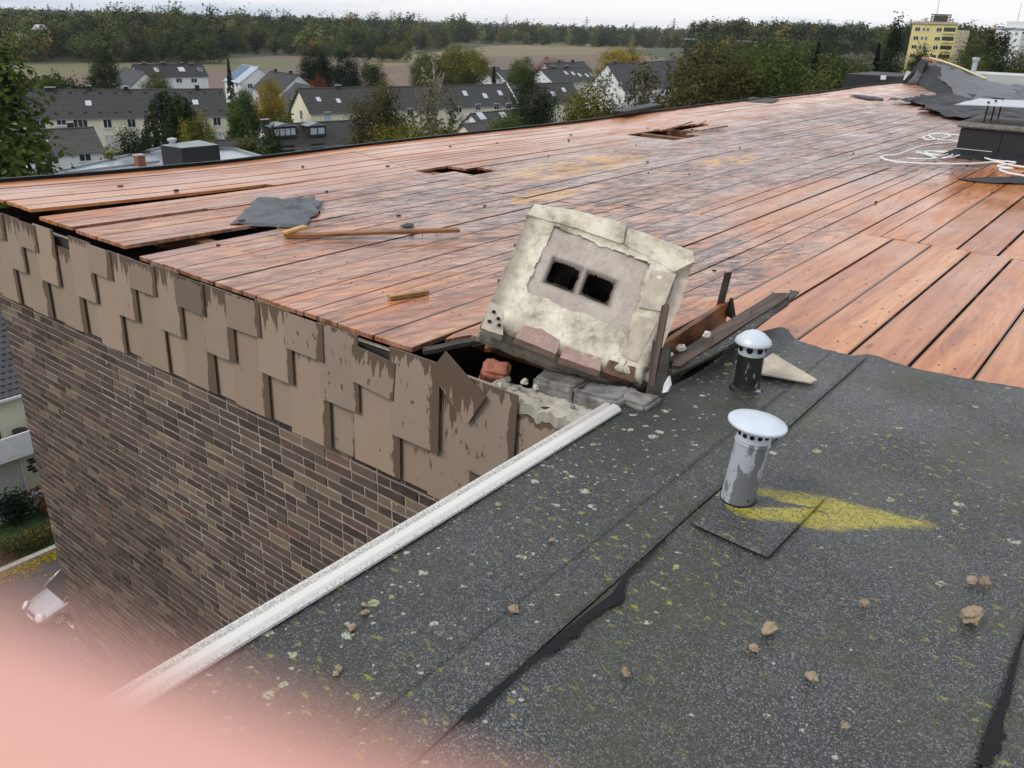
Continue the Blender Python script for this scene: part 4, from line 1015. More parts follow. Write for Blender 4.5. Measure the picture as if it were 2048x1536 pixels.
# ------------------------------------------------------------------ torn felt still lying on the far deck, and the blown-up flap
def wavy(name, poly, mat, amp, z, parent, n=40):
    P = np.array([atz(x, y, z)[:2] for x, y in poly]); lo, hi = P.min(0), P.max(0)
    def inside(p):
        c = False; j = len(P)-1
        for i in range(len(P)):
            if (P[i][1] > p[1]) != (P[j][1] > p[1]) and p[0] < (P[j][0]-P[i][0])*(p[1]-P[i][1])/(P[j][1]-P[i][1])+P[i][0]: c = not c
            j = i
        return c
    nx, ny = n, n*2; xs, ys = np.linspace(lo[0], hi[0], nx), np.linspace(lo[1], hi[1], ny); V, idx, Fc = [], {}, []
    for j in range(ny):
        for i in range(nx):
            x, y = xs[i], ys[j]; r_ = .03*abs(math.sin(y*2.1+nz3(x, y, 1, .8)*5)) if amp else 0
            idx[i, j] = len(V); V.append((x+.05*nz3(x, y, 3, 3), y+.08*nz3(x, y, 7, 3), z+amp*abs(nz3(x, y, 5, 1.1))+.5*amp*abs(nz3(x, y, 15, 3.3))+r_*amp*3))
    for j in range(ny-1):
        for i in range(nx-1):
            if inside(((xs[i]+xs[i+1])/2, (ys[j]+ys[j+1])/2)): Fc.append((idx[i, j], idx[i+1, j], idx[i+1, j+1], idx[i, j+1]))
    used = sorted({k for f in Fc for k in f}); mpx = {k: i for i, k in enumerate(used)}
    V = [V[k] for k in used]; Fc = [tuple(mpx[k] for k in f) for f in Fc]
    me = new_mesh(name, np.array(V)-np.array(base(parent)) if parent else V, Fc, mat, True); o = put(name, me, parent, base(parent) if parent else (0, 0, 0))
    return o
wavy('felt_remnant', [(1738, 207), (1765, 203), (1840, 212), (1858, 219), (1834, 223), (1862, 229), (1885, 236), (1932, 243), (1990, 247), (2200, 262), (2300, 235), (2100, 205), (1960, 204), (1905, 192), (1840, 197), (1780, 203)], 'black_felt', .14, .02, bld, 70)
wavy('felt_remnant', [(1958, 205), (2100, 212), (2400, 235), (2400, 175), (2100, 172), (1990, 176)], 'grey_membrane', .16, .03, bld, 56)
flap_lo = [(1813, 168, 31.), (1836, 168, 30.2), (1850, 174, 29.2), (1866, 184, 27.6), (1890, 190, 26.4), (1920, 196, 25.4), (1958, 204, 24.2), (2010, 208, 24.)]
flap_hi = [(1846, 119, 30.6), (1856, 119, 30.2), (1872, 122, 29.6), (1890, 127, 29.), (1915, 136, 28.4), (1940, 147, 28.), (1975, 161, 27.6), (2030, 176, 27.2)]
nf, nh = 28, 16; Pg = np.zeros((nh, nf, 3))
for i in range(nf):
    s_ = i/(nf-1)*7; f_ = lambda tab, c: float(np.interp(s_, range(8), [r[c] for r in tab]))
    lo = atz(f_(flap_lo, 0), f_(flap_lo, 1), .01); lo = aty(f_(flap_lo, 0), f_(flap_lo, 1), lo[1] if lo[1] < 31 else 31.); hi = aty(f_(flap_hi, 0), f_(flap_hi, 1), f_(flap_hi, 2)+1.6)
    cut = .0
    if 1.6 < s_ < 4.6: cut = .42*math.sin((s_-1.6)/3.0*math.pi)**.6+.07*nz3(s_, 0, 3, 4)
    lo2 = lo+(hi-lo)*max(0, cut)
    for j in range(nh):
        v = j/(nh-1); p = lo2+(hi-lo2)*v; bulge = .28*math.sin(v*math.pi)*(1 if s_ > .8 else .5)
        Pg[j, i] = p-CF*np.array([1, 1, 0])*bulge+np.array([0, 0, .05*nz3(i*.4, j*.5, 3)])
V, Fc = slab(Pg, .03); flap = thing('peeled_roofing', 'big grey roofing flap blown up and folded over at the roof end', 'roofing', (-6, 28, 0))
Pu = Pg.copy()
for i in range(nf):
    s_ = i/(nf-1)*7; lo = atz(float(np.interp(s_, range(8), [r[0] for r in flap_lo])), float(np.interp(s_, range(8), [r[1] for r in flap_lo])), .01)
    for j in range(nh): v = j/(nh-1); Pu[j, i] = lo*(1-v)+Pg[-1, i]*v+np.array([-.25, .45, .0])*(1-v*.6)+np.array([0, 0, .04*nz3(i*.5, j*.5, 9)])
Vu, Fu = slab(Pu, .02); put('underside', new_mesh('underside', Vu-np.array(base(flap)), Fu, 'tar', True), flap, base(flap))
put('membrane', new_mesh('membrane', V-np.array(base(flap)), Fc, 'grey_membrane', True), flap, base(flap))
hp = [aty(x, y, Y+1.6)+np.array([0, 0, .03]) for x, y, Y in ((1860, 118, 30.1), (1890, 126, 29.), (1915, 135, 28.4), (1940, 146, 28.), (1972, 160, 27.6))]
mm = MB(); mm.tube(hp, .035, 5); mm.build('edge_batten', 'cream_panel', flap)
hp = [aty(x, y, Y+1.5) for x, y, Y in ((1846, 117, 30.6), (1862, 121, 30.), (1882, 129, 29.4))]
mm = MB(); mm.tube(hp, .07, 5); mm.build('torn_board', 'torn_timber', flap)
mm = MB(); mm.prism([aty(1806, 160, 31.), aty(1813, 142, 31.), aty(1815, 160, 31.)], (.1, .1, 0)); mm.build('white_flashing', 'white_paint', flap)
mm = MB(); mm.prism([aty(1818, 158, 31.2), aty(1846, 118, 31.2), aty(1852, 124, 31.0), aty(1838, 165, 30.6)], (.05, .1, 0)); mm.build('torn_backing', 'black_felt', flap)
# roof end: weathered felt roof beyond the flap
sheetm = MB(); sheetm.box((-7.6, 31.55, -.4), (3.2, 41.5, .03)); sheetm.build('end_roof', 'roof_moss', bld)
mm = MB(); mm.box((-7.7, 41.5, -.4), (3.2, 41.62, .12)); mm.build('end_trim', 'white_paint', bld)
v_ = aty(1945, 150, 40.5); mm = MB(); mm.lathe((v_[0], 40.5, 0), [(.10, 0), (.10, .55), (.15, .56), (.15, .68)], 12); o_ = mm.build('vent_pipe', 'zinc'); tag(o_, 'slim distant zinc vent pipe on the roof end beyond the peeled flap', 'vent pipe')
# ------------------------------------------------------------------ houses
def uvgrid(me, ax, up):
    """planar uv in metres along ax / up on every face"""
    uv = me.uv_layers.new(name='UVMap'); ax, up = Vector(ax), Vector(up)
    for l in me.loops:
        c = me.vertices[l.vertex_index].co; uv.data[l.index].uv = (c.dot(ax), c.dot(up))
def window(parent, c, a, n, w, h, mat='glass_dark', frame='white_paint', mull=1, sill=True):
    """c centre on the wall, a along, n outwards"""
    a, n, c = map(np.asarray, (a, n, c)); z = np.array([0, 0, 1.]); f = .09
    m_ = MB(); m_.obox(c+n*.03+a*(w/2-f/2), a*f/2, n*.05, z*h/2); m_.obox(c+n*.03-a*(w/2-f/2), a*f/2, n*.05, z*h/2)
    m_.obox(c+n*.03+z*(h/2-f/2), a*(w/2-f), n*.05, z*f/2); m_.obox(c+n*.03-z*(h/2-f/2), a*(w/2-f), n*.05, z*f/2)
    for k in range(mull): m_.obox(c+n*.028+a*((k+1)/(mull+1)-.5)*w, a*.045, n*.045, z*(h/2-f))
    o = m_.build('window', frame, parent)
    p_ = MB(); p_.obox(c+n*.012, a*(w/2-f), n*.015, z*(h/2-f)); p_.build('pane', mat, o)
    if sill: s_ = MB(); s_.obox(c-z*(h/2+.05)+n*.1, a*(w/2+.08), n*.12, z*.045); s_.build('sill', 'white_paint', o)
    return o
def house(label, e1, e2, ez, ridge, pitch, wallm, roofm, name='house', depth=None, wins=(), chims=(), sky=(), gwin=(), ground=G, over=.35, cat='house', group=None, gable_side=None, dark_trim=False):
    P1, P2 = atz(*e1, ez), atz(*e2, ez); a = P2-P1; L = np.linalg.norm(a); a = a/L; n = np.array([a[1], -a[0], 0.])
    if np.dot(n, P1-CP) > 0: n = -n          # n points to the camera
    tp = math.tan(rad(pitch)); mid = (P1+P2)/2
    if depth is None:
        lo, hi = 3., 16.
        for _ in range(40):
            d = (lo+hi)/2
            if pj(mid-n*d/2+np.array([0, 0, d/2*tp]))[1] > ridge: lo = d
            else: hi = d
        depth = lo
    d = depth; z = np.array([0, 0, 1.]); g0 = ground-ez; rh = d/2*tp
    o = thing(name, label, cat, (mid[0]-n[0]*d/2, mid[1]-n[1]*d/2, ground), group)
    q0, q1 = P1, P2; q2, q3 = P2-n*d, P1-n*d
    ctr0, ctr1 = P1-n*d/2+z*rh, P2-n*d/2+z*rh; low = z*g0
    m_ = MB(); V = [q0+low, q1+low, q2+low, q3+low, q0, q1, q2, q3, ctr0, ctr1]
    m_.add(V, [(0, 1, 5, 4), (2, 3, 7, 6), (1, 2, 6, 9, 5), (3, 0, 4, 8, 7)]); w_ = m_.build('wall', wallm, o)
    sl = np.hypot(d/2, rh); dn = (n*(d/2)-z*rh)/sl; up1 = np.cross(a, dn); up1 = up1 if up1[2] > 0 else -up1
    roof = None
    for sgn in (1, -1):
        nn = n*sgn; dnn = (nn*(d/2)-z*rh)/sl; u = np.cross(a, dnn); u = u if u[2] > 0 else -u
        A = ctr0-a*over+u*.06; B = ctr1+a*over+u*.06; C_ = B+dnn*(sl+over); D_ = A+dnn*(sl+over)
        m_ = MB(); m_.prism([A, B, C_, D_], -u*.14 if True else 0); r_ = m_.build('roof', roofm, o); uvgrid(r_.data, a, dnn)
        if sgn == 1: roof = r_
        if over and dark_trim:
            pass
        m2 = MB(); m2.obox((C_+D_)/2+z*-.06+nn*.04, a*(L/2+over), nn*.05, z*.05); m2.build('gutter', 'steel_far', r_)
    m2 = MB(); m2.tube([ctr0-a*over+z*.10, ctr1+a*over+z*.10], .12, 6); m2.build('ridge', roofm, roof)
    for (px, py, w, h, *rest) in wins:
        c = atplane(px, py, P1, n); window(o, c, a, n, w, h, *(rest or ['glass_dark']))
    for (px, py, w, h, *rest) in sky:
        c = atplane(px, py, ctr0+up1*.06, up1); m_ = MB(); m_.obox(c+up1*.06, a*w/2, dn*h/2, up1*.05); s_ = m_.build('skylight', 'white_paint', roof)
        m_ = MB(); m_.obox(c+up1*.115, a*(w/2-.08), dn*(h/2-.08), up1*.01); m_.build('pane', rest[0] if rest else 'glass_sky', s_)
    for (t_, w, h, *rest) in chims:
        off = rest[0] if rest else 0.
        c = ctr0+(ctr1-ctr0)*t_+n*off; bz = -abs(off)*tp-.3
        m_ = MB(); m_.obox(c+z*(bz+h)/2, a*w/2, n*.3, z*(h-bz)/2); ch = m_.build('chimney', 'slate_black', roof)
        m_ = MB(); m_.obox(c+z*(h+.05), a*(w/2+.06), n*.36, z*.05); m_.build('chimney_cap', 'concrete', ch)
    if gable_side is not None:
        ga = (-1 if gable_side == 0 else 1); gp = P1 if gable_side == 0 else P2
        for (px, py, w, h, *rest) in gwin:
            c = atplane(px, py, gp, a*ga); window(o, c, n, a*ga, w, h, *(rest or ['glass_dark']))
    return o, dict(P1=P1, P2=P2, a=a, n=n, d=d, ctr0=ctr0, ctr1=ctr1, L=L, up=up1, dn=dn, roof=roof)
EZ = G+5.8
# long cream row house on the left
o, h = house('long cream row house behind the drooping dark tree, four roof chimneys', (14, 238), (456, 230), EZ, 180, 40, 'cream_render', 'tile_dark', 'row_house',
    wins=[(75, 249, 2.4, 1.5, 'glass_dark', 'white_paint', 2), (123, 245, 1.5, .9), (161, 247, 2.2, 1.5, 'glass_dark', 'white_paint', 2), (215, 247, 1.35, 1.5), (263, 246, 1.35, 1.5, 'glass_dark'), (434, 243, 1.35, 1.5), (123, 256, 1.5, .6, 'shutter'), (220, 281, 1.5, 1.9, 'shutter'), (437, 272, 1.4, 1.6, 'glass_sky'), (300, 281, 1.4, 1.6)],
    chims=[(.2, 1.6, .45), (.37, .8, .7), (.54, .8, .55), (.88, .7, .75)], sky=[(177, 207, .9, 1.1), (391, 205, .9, 1.1)])
r = h['roof']
for rowp, py in ((0, 183), (1, 227)):
    for k in range(14):
        px = 50+k*30
        c = atplane(px, py+(2 if rowp == 0 else -k*.5), h['ctr0']+h['up']*.06, h['up']); m_ = MB(); m_.obox(c+h['up']*.1, h['a']*.16, h['dn']*.14, h['up']*.1); m_.build('roof_hook', 'black_paint', r)
# low tiled house in front of it
o, h = house('low house with brown tiled roof between the tall birch and the row house', (55, 311), (205, 302), G+4.0, 259, 32, 'white_render', 'tile_brown', 'bungalow', wins=[(105, 320, 1.6, 1.2), (170, 314, 1.6, 1.2)], chims=[(.72, .8, .8, -.3)], sky=[(92, 281, .5, .5)])
# row house in the middle, gable towards us
o, h = house('cream row house end with steep gable beyond the dormer house', (622, 226), (790, 219), EZ, 176, 42, 'cream_render', 'tile_dark', 'row_house', wins=[(655, 233, 1.5, 1.7, 'glass_sky')], chims=[(.45, 1.2, .5)], sky=[(637, 199, .8, 1.0), (677, 202, .8, 1.0)], gable_side=0, gwin=[(603, 230, 1.1, 1.8)])
o, h = house('long cream row house with dark roof behind the bare birch', (800, 218), (1165, 203), EZ, 170, 42, 'cream_render', 'tile_dark', 'row_house',
    wins=[(820, 224, 1.5, 1.5), (842, 222, 1.2, 1.5), (917, 219, 1.6, 1.4), (956, 214, 1.4, 1.3), (993, 213, 1.4, 1.3), (1017, 212, 1.6, 1.3), (1097, 212, 2., 1.3)], sky=[(930, 187, 1., 1.3), (970, 192, 1., 1.3), (1000, 186, 1., 1.3), (1106, 188, 1., 1.3), (1128, 180, 1., 1.3)])
m_ = MB(); A = h['ctr0']+(h['ctr1']-h['ctr0'])*.61+h['up']*.07; m_.obox(A+h['dn']*3.2+h['up']*.12, h['a']*.12, h['dn']*3.2, h['up']*.10); m_.build('party_wall_coping', 'white_paint', h['roof'])
# dormer house
o, h = house('dark-roofed house with two glazed roof dormers, beside the flat black block', (548, 297), (735, 283), G+3.2, 246, 42, 'cream_render', 'tile_dark', 'dormer_house', wins=[(572, 304, 3.0, 2.0, 'glass_dark', 'dark_wood', 2), (635, 298, 2.4, 1.8, 'glass_dark', 'dark_wood', 1)], chims=[(.03, 1.2, .9)])
for (px, py, w_) in ((570, 264, 4.3), (635, 262, 3.2)):
    c = atplane(px, py, h['P1']+h['n']*-1.0, h['n']); a_, n_ = h['a'], h['n']; z_ = np.array([0, 0, 1.])
    m_ = MB(); m_.obox(c-n_*1.2, a_*w_/2, n_*1.2, z_*.85); dm = m_.build('dormer', 'dark_wood', o)
    for k in range(4 if w_ > 4 else 2):
        nk = 4 if w_ > 4 else 2; window_c = c+a_*((k+.5)/nk-.5)*w_*.86; m_ = MB(); m_.obox(window_c+n_*.03, a_*w_*.35/nk, n_*.03, z_*.5); m_.build('dormer_pane', 'glass_sky', dm)
    m_ = MB(); m_.prism([c-a_*(w_/2+.3)+z_*.85+n_*.3, c+a_*0+z_*1.35+n_*.3, c+a_*(w_/2+.3)+z_*.85+n_*.3], -n_*3.2); m_.build('dormer_roof', 'steel_far', dm)
house('low dark-tiled roof wing beside the black rooftop block', (442, 308), (540, 304), G+3.2, 280, 30, 'cream_render', 'tile_dark', 'side_wing')
# flat roof building with black penthouse block
zf = G+7.2
fb = thing('flat_roof_building', 'flat wet-roofed building with black penthouse block and brick stack', 'building', (*atz(250, 350, zf)[:2], G))
P = [atz(x, y, zf) for x, y in ((85, 352), (330, 296), (470, 300), (540, 320), (420, 420), (100, 420))]
m_ = MB(); m_.prism([p*[1, 1, 0]+[0, 0, G] for p in P], (0, 0, zf-G)); m_.build('wall', 'white_render', fb)
m_ = MB(); m_.add([p+[0, 0, .02] for p in P], [tuple(range(len(P)))]); ro_ = m_.build('flat_roof', 'roof_wet', fb, fix=False)
if ro_.data.polygons[0].normal.z < 0: ro_.data.flip_normals()
for i in range(len(P)):
    A, B = P[i], P[(i+1) % len(P)]; d_ = (B-A)/np.linalg.norm(B-A); s_ = np.array([-d_[1], d_[0], 0]); m_ = MB(); m_.obox((A+B)/2+[0, 0, .12], (B-A)/2, s_*.18, (0, 0, .12)); m_.build('parapet', 'roof_gravel', fb)
A, B = atz(120, 350, zf), atz(318, 325, zf); d_ = (B-A)/np.linalg.norm(B-A); s_ = np.array([-d_[1], d_[0], 0]); m_ = MB(); m_.obox((A+B)/2+[0, 0, .12], (B-A)/2, s_*.14, (0, 0, .12)); m_.build('upstand', 'roof_gravel', fb)
zb = zf+3.4; Q = [atz(x, y, zb) for x, y in ((321, 291), (362, 297), (438, 290), (398, 281))]
m_ = MB(); m_.prism([p*[1, 1, 0]+[0, 0, zf-.5] for p in Q], (0, 0, zb-zf+.5)); ph_ = m_.build('penthouse', 'slate_black', fb)
m_ = MB(); m_.add([p+[0, 0, .04] for p in Q], [(0, 1, 2, 3)]); pr = m_.build('penthouse_roof', 'roof_gravel', ph_, fix=False)
if pr.data.polygons[0].normal.z < 0: pr.data.flip_normals()
c = atz(345, 288, zb); m_ = MB(); m_.lathe(c, [(.3, 0), (.3, .3), (.45, .32), (.45, .5), (.1, .6)], 12); m_.build('roof_fan', 'zinc', ph_)
c = atz(281, 332, zf); m_ = MB(); m_.box(c-[.42, .42, 0], c+[.42, .42, 1.1]); st_ = m_.build('brick_stack', 'brick_red_far', fb); m_ = MB(); m_.box(c-[.5, .5, -1.1], c+[.5, .5, 1.22]); m_.build('stack_cap', 'concrete', st_)
# houses by the fields
house('white house with three skylights standing before the brown field', (279, 154), (415, 152), EZ-.3, 129, 38, 'white_render', 'tile_black', wins=[(358, 161, 1.8, 1.2, 'glass_dark', 'white_paint', 1), (388, 161, 1.8, 1.2)], chims=[(.15, .9, .6), (.43, 1.3, .6), (.7, .9, .5), (.85, 1.2, .3)], sky=[(313, 140, 1.1, 1.7), (363, 139, 1.7, 1.7), (400, 139, 1.1, 1.2, 'glass_dark')])
o, h = house('white house with blue solar panels and grey sheet roof', (449, 160), (480, 165), EZ, 139, 34, 'white_render', 'sheet_grey', depth=11., wins=[(457, 167, 1.2, 1.4), (466, 168, 1.2, 1.4), (474, 169, 1.2, 1.4), (455, 180, 1., 1.2)], gable_side=1, gwin=[(500, 172, 1.5, 1.3)])
c = h['ctr0']+(h['ctr1']-h['ctr0'])*.27+h['dn']*3.0+h['up']*.1; m_ = MB(); m_.obox(c, h['a']*h['L']*.27, h['dn']*3.0, h['up']*.04); m_.build('solar_panels', 'solar_blue', h['roof'])
house('dark-roofed white gabled house behind the solar house', (505, 176), (560, 184), EZ-.8, 146, 36, 'white_render', 'tile_black', wins=[(520, 182, 1.2, 1.2)], chims=[(.2, .8, .8), (.75, .8, .8)], gable_side=1)
house('red brick gabled house behind the golden maple', (545, 212), (578, 222), G+4.4, 170, 40, 'brick_red_far', 'tile_black', wins=[(560, 224, 1., 1.3)], gable_side=1, gwin=[(588, 206, 1.1, 1.5)])
house('small house with dark gable half hidden beside the tall spruce', (222, 160), (262, 172), EZ-1., 140, 40, 'white_render', 'tile_black', gable_side=1)
house('small white gabled house beside the slim dark conifer', (985, 157), (1014, 153), EZ, 136, 42, 'white_render', 'tile_black', gable_side=0)
house('low white house with green-grey roof behind the row house', (1017, 164), (1075, 160), EZ-1.2, 140, 34, 'white_render', 'tile_dark', gable_side=0, wins=[(1030, 169, 1.5, 1.3)], gwin=[(1010, 168, 1.5, 1.3)])
house('brown-roofed house with pale grey gable at the field edge', (1068, 137), (1103, 141), EZ-1.5, 118, 38, 'sheet_grey', 'tile_red', gable_side=1, chims=[(.1, 1., .6)])
o, h = house('grey house with a row of four skylights', (1108, 165), (1190, 160), EZ-.4, 137, 34, 'white_render', 'tile_black', chims=[(.3, 1.4, .8), (.6, 1.6, .8)], sky=[(1132, 146, 1.2, 1.6), (1146, 147, 1.2, 1.6), (1159, 150, 1.2, 1.6), (1174, 151, 1.2, 1.6)])
house('dark-roofed white house with tall chimneys behind the skylight house', (1108, 147), (1185, 143), EZ, 125, 38, 'white_render', 'tile_black', chims=[(.35, 1.2, 1.), (.7, 1.2, 1.)], gable_side=1)
house('steep white gabled house with dark roof beside the big brown tree', (1250, 182), (1400, 166), EZ, 124, 48, 'white_render', 'tile_black', wins=[(1275, 176, 1.4, 1.2), (1265, 148, 1.4, 1.2)], chims=[(.08, 1., .8)], gable_side=0, gwin=[(1221, 148, 1., 1.6), (1240, 170, 1., 1.4)])
o, h = house('white gable house with large roof windows behind the dark green tree', (965, 256), (1100, 240), G+3.4, 221, 40, 'white_render', 'tile_dark', gable_side=0, sky=[(962, 232, 1.8, 1.9), (1006, 230, 1.8, 1.4), (1110, 230, 1., 1.4)], gwin=[(935, 235, .8, 1.2)])
house('dark tiled roof just beyond the back eave', (950, 275), (1060, 262), G+3., 243, 36, 'cream_render', 'tile_brown', gable_side=0)
# low long buildings near the wood
for (x0, x1, y_, D_, hh, lab) in ((1370, 1415, 80, 600, 6., 'long low hall with pale roof before the wood'), (1462, 1520, 84, 610, 6.5, 'flat grey school block behind the brown tree')):
    A, B = atD(x0, y_, D_), atD(x1, y_, D_); zt = (A[2]+B[2])/2; a_ = (B-A)*[1, 1, 0]; L = np.linalg.norm(a_); a_ /= L; n_ = np.array([-a_[1], a_[0], 0]); n_ = n_ if np.dot(n_, A) > 0 else -n_
    o = thing('hall', lab, 'building', (*((A+B)/2)[:2], G)); m_ = MB(); m_.obox([*((A+B)/2+n_*6)[:2], (zt+G)/2], a_*L/2, n_*6, (0, 0, (zt-G)/2)); m_.build('wall', 'dark_wood', o)
    m_ = MB(); m_.obox([*((A+B)/2+n_*6)[:2], zt+.3], a_*(L/2+.5), n_*6.6, (0, 0, .3)); m_.build('roof', 'roof_gravel', o)
    m_ = MB(); m_.obox([*((A+B)/2-n_*.05)[:2], zt-1.4], a_*L*.46, n_*.05, (0, 0, .6)); m_.build('window_band', 'glass_dark', o)
# yellow tower and white tower
def tower(label, xl, xm, xr, ytop, D, wm, pm, floors, rows_front, rows_side, group=None):
    A, B = atD(xl, ytop, D), atD(xm, ytop, D*1.0); C_ = atD(xr, ytop+6, D*1.045); zt = A[2]; o = thing('apartment_tower', label, 'building', (*((A+B)/2)[:2], G))
    for p in (A, B, C_): p[2] = 0
    back = (A-CP*[1, 1, 0]); back[2] = 0; back /= np.linalg.norm(back)
    m_ = MB(); m_.prism([A+[0, 0, G], B+[0, 0, G], B+back*14+[0, 0, G], A+back*14+[0, 0, G]], (0, 0, zt-G)); w1 = m_.build('wall', wm, o)
    m_ = MB(); m_.prism([B+[0, 0, G], C_+[0, 0, G], C_+back*14+[0, 0, G], B+back*13.9+[0, 0, G]], (0, 0, zt-G-1.6)); m_.build('side_wall', pm, o)
    m_ = MB(); m_.prism([p+[0, 0, zt+.02] for p in (A-back*.4, B-back*.4, B+back*14, A+back*14)], (0, 0, .7)); m_.build('roof_edge', 'tan_brick' if 'yellow' in label else 'sheet_grey', o)
    a_ = (B-A); L = np.linalg.norm(a_); a_ /= L; n_ = np.array([a_[1], -a_[0], 0]); n_ = n_ if np.dot(n_, A) < 0 else -n_
    s_ = (C_-B); Ls = np.linalg.norm(s_); s_ /= Ls; ns = np.array([s_[1], -s_[0], 0]); ns = ns if np.dot(ns, A) < 0 else -ns
    for f in range(floors):
        zc = zt-1.7-2.8*f
        for (t_, w, hh, kind) in rows_front:
            c = A+a_*L*t_+[0, 0, zc]
            if kind == 'loggia':
                m_ = MB(); m_.obox(c+n_*.02, a_*w/2, n_*.04, (0, 0, hh/2)); lg = m_.build('loggia', 'glass_dark', o); m_ = MB(); m_.obox(c+n_*.25+[0, 0, -hh/2-.1], a_*w/2, n_*.2, (0, 0, .3)); m_.build('balcony_front', wm, lg)
            else: window(o, c, a_, n_, w, hh, 'glass_dark', 'white_paint', 1, False)
        for (t_, w, hh) in rows_side: window(o, B+s_*Ls*t_+[0, 0, zc-.9], s_, ns, w, hh, 'glass_dark', 'white_paint', 0, False)
        m_ = MB(); m_.obox((B+C_)/2+ns*.03+[0, 0, zc-2.2], s_*Ls/2, ns*.05, (0, 0, .06)); m_.build('string_course', 'tan_brick', o)
    return o, A, B, zt, back, a_, L
o, A, B, zt, back, a_, L = tower('yellow apartment tower with loggias and rooftop frame behind the leaning poplar', 1826, 1917, 1942, 47, 338, 'yellow_render', 'cream_panel', 8,
    [(.13, 1.7, 1.3, 'w'), (.27, .9, 1.2, 'w'), (.36, .9, 1.2, 'w'), (.61, 1.7, 1.3, 'w'), (.84, 3.6, 1.5, 'loggia')], [(.32, .8, 1.1), (.62, .8, 1.1)])
cb = A+a_*L*.6+back*4+[0, 0, zt]
for k in range(7):
    for j in range(2): m_ = MB(); p = cb+a_*(k-3)*.95+back*j*4; m_.obox(p+[0, 0, 1.6], a_*.09, back*.09, (0, 0, 1.4)); m_.build('rooftop_frame_post', 'dark_wood', o)
for k in range(4):
    m_ = MB(); m_.obox(cb+[0, 0, .9+.7*k], a_*3.2, back*.12, (0, 0, .17)); m_.build('rooftop_frame_rail', 'dark_wood', o)
m_ = MB(); m_.obox(cb+back*2.2+[0, 0, 1.5], a_*2.2, back*1.8, (0, 0, 1.3)); m_.build('lift_house', 'tan_brick', o)
m_ = MB(); m_.tube([cb-a_*1.6+[0, 0, 0], cb-a_*1.6+[0, 0, 8.6]], [.12, .07], 5); m_.build('antenna', 'steel_far', o)
for t_ in (.27, .78): m_ = MB(); m_.obox(A+a_*L*t_+back*3+[0, 0, zt+.9], a_*.5, back*.5, (0, 0, .8)); m_.build('vent_stub', 'concrete', o)
o, A, B, zt, back, a_, L = tower('white apartment tower with antenna beyond the dark poplars', 1993, 2046, 2075, 58, 457, 'white_render', 'white_render', 7, [(.2, 2., 1.3, 'w'), (.55, 1., 1.2, 'w'), (.8, 1., 1.2, 'w')], [(.3, .9, 1.1)])
cb = A+a_*L*.72+back*3+[0, 0, zt]; m_ = MB(); m_.obox(cb+[0, 0, 1.8], a_*4, back*2.5, (0, 0, 1.5)); m_.build('lift_house', 'white_render', o); m_ = MB(); m_.tube([cb+[0, 0, 3], cb+[0, 0, 11]], [.14, .08], 5); m_.build('antenna', 'steel_far', o)
# yellow gable and dark garage by the roof end
house('pale yellow gable house just behind the peeled roofing flap', (1962, 152), (2040, 160), G+8.5, 118, 35, 'yellow_render', 'tile_black', depth=9.)
p = aty(1735, 160, 60); o = thing('dark_garage', 'dark clad block with small white sign beyond the roof end', 'building', (p[0], 60, G))
A, B = aty(1690, 160, 60), aty(1792, 153, 60); m_ = MB(); m_.box((A[0], 60, G), (B[0], 66, max(A[2], B[2]))); m_.build('wall', 'slate_black', o)
c = aty(1767, 155, 60); m_ = MB(); m_.box((c[0]-.17, 59.96, c[2]-.13), (c[0]+.17, 59.99, c[2]+.13)); m_.build('sign', 'white_paint', o)

# ------------------------------------------------------------------ balcony house across the street (left of the brick wall)
XN = -40.5; Zb = lambda px, py: atx(px, py, XN)
nb_ = thing('balcony_house', 'cream balcony house with dark tiled roof beyond the parked car', 'house', (XN-4, 14, G))
ze = Zb(20, 787)[2]
m_ = MB(); m_.box((XN-9, -4, G), (XN, 19, ze+.05)); m_.build('wall', 'cream_render', nb_)
rs = np.array([-.79, 0, .613]); m_ = MB(); e0 = np.array([XN+.5, 0, ze+.02]); nrm_ = np.array([.613, 0, .79])
m_.prism([e0+[0, -4.5, 0], e0+[0, 19.5, 0], e0+rs*7+[0, 19.5, 0], e0+rs*7+[0, -4.5, 0]], (0, 0, -.12)); rf_ = m_.build('roof', 'slate_black', nb_)
m_ = MB(); m_.obox(e0+[.06, 7.5, -.05], (.06, 0, 0), (0, 12, 0), (0, 0, .06)); m_.build('gutter', 'white_paint', rf_)
tm = MB(); prof = [(-.16, 0), (-.12, .012), (-.06, .03), (0, .036), (.06, .03), (.12, .012), (.16, 0)]
Vt = [(0, y, 0) for y, z in prof]; VV, FF = [], []
for s_ in (0, .36):
    for y, z in prof: VV.append(np.array([0, y, 0])+rs*s_+nrm_*(z+(.035 if s_ == 0 else .0)))
for i in range(6): FF.append((i, i+1, i+8, i+7))
FF.append(tuple(range(7)))
tme = new_mesh('roof_tile', VV, FF, 'tile_plain' if 'tile_plain' in M else 'slate_wet') if False else None
simple('slate_tile', (.060, .058, .058), .35, .35, 5); tme = new_mesh('roof_tile', VV, FF, 'slate_tile')
for r_ in range(15):
    for k in range(19):
        put('roof_tile', tme, rf_, e0+rs*(.02+.33*r_)+nrm_*.012+[0, 10.6+.31*k+(.155 if r_ % 2 else 0), 0])
def nbox(name, mat, x0, y0, z0, x1, y1, z1, parent=nb_): m_ = MB(); m_.box((x0, y0, z0), (x1, y1, z1)); return m_.build(name, mat, parent)
zb1, zb0 = Zb(20, 850)[2], Zb(20, 897)[2]; ye = 14.55
nbox('balcony', 'white_paint', XN, 4, zb0, XN+1.3, ye, zb0+.15); nbox('balcony_parapet', 'white_paint', XN+1.2, 4, zb0+.152, XN+1.32, ye, zb1)
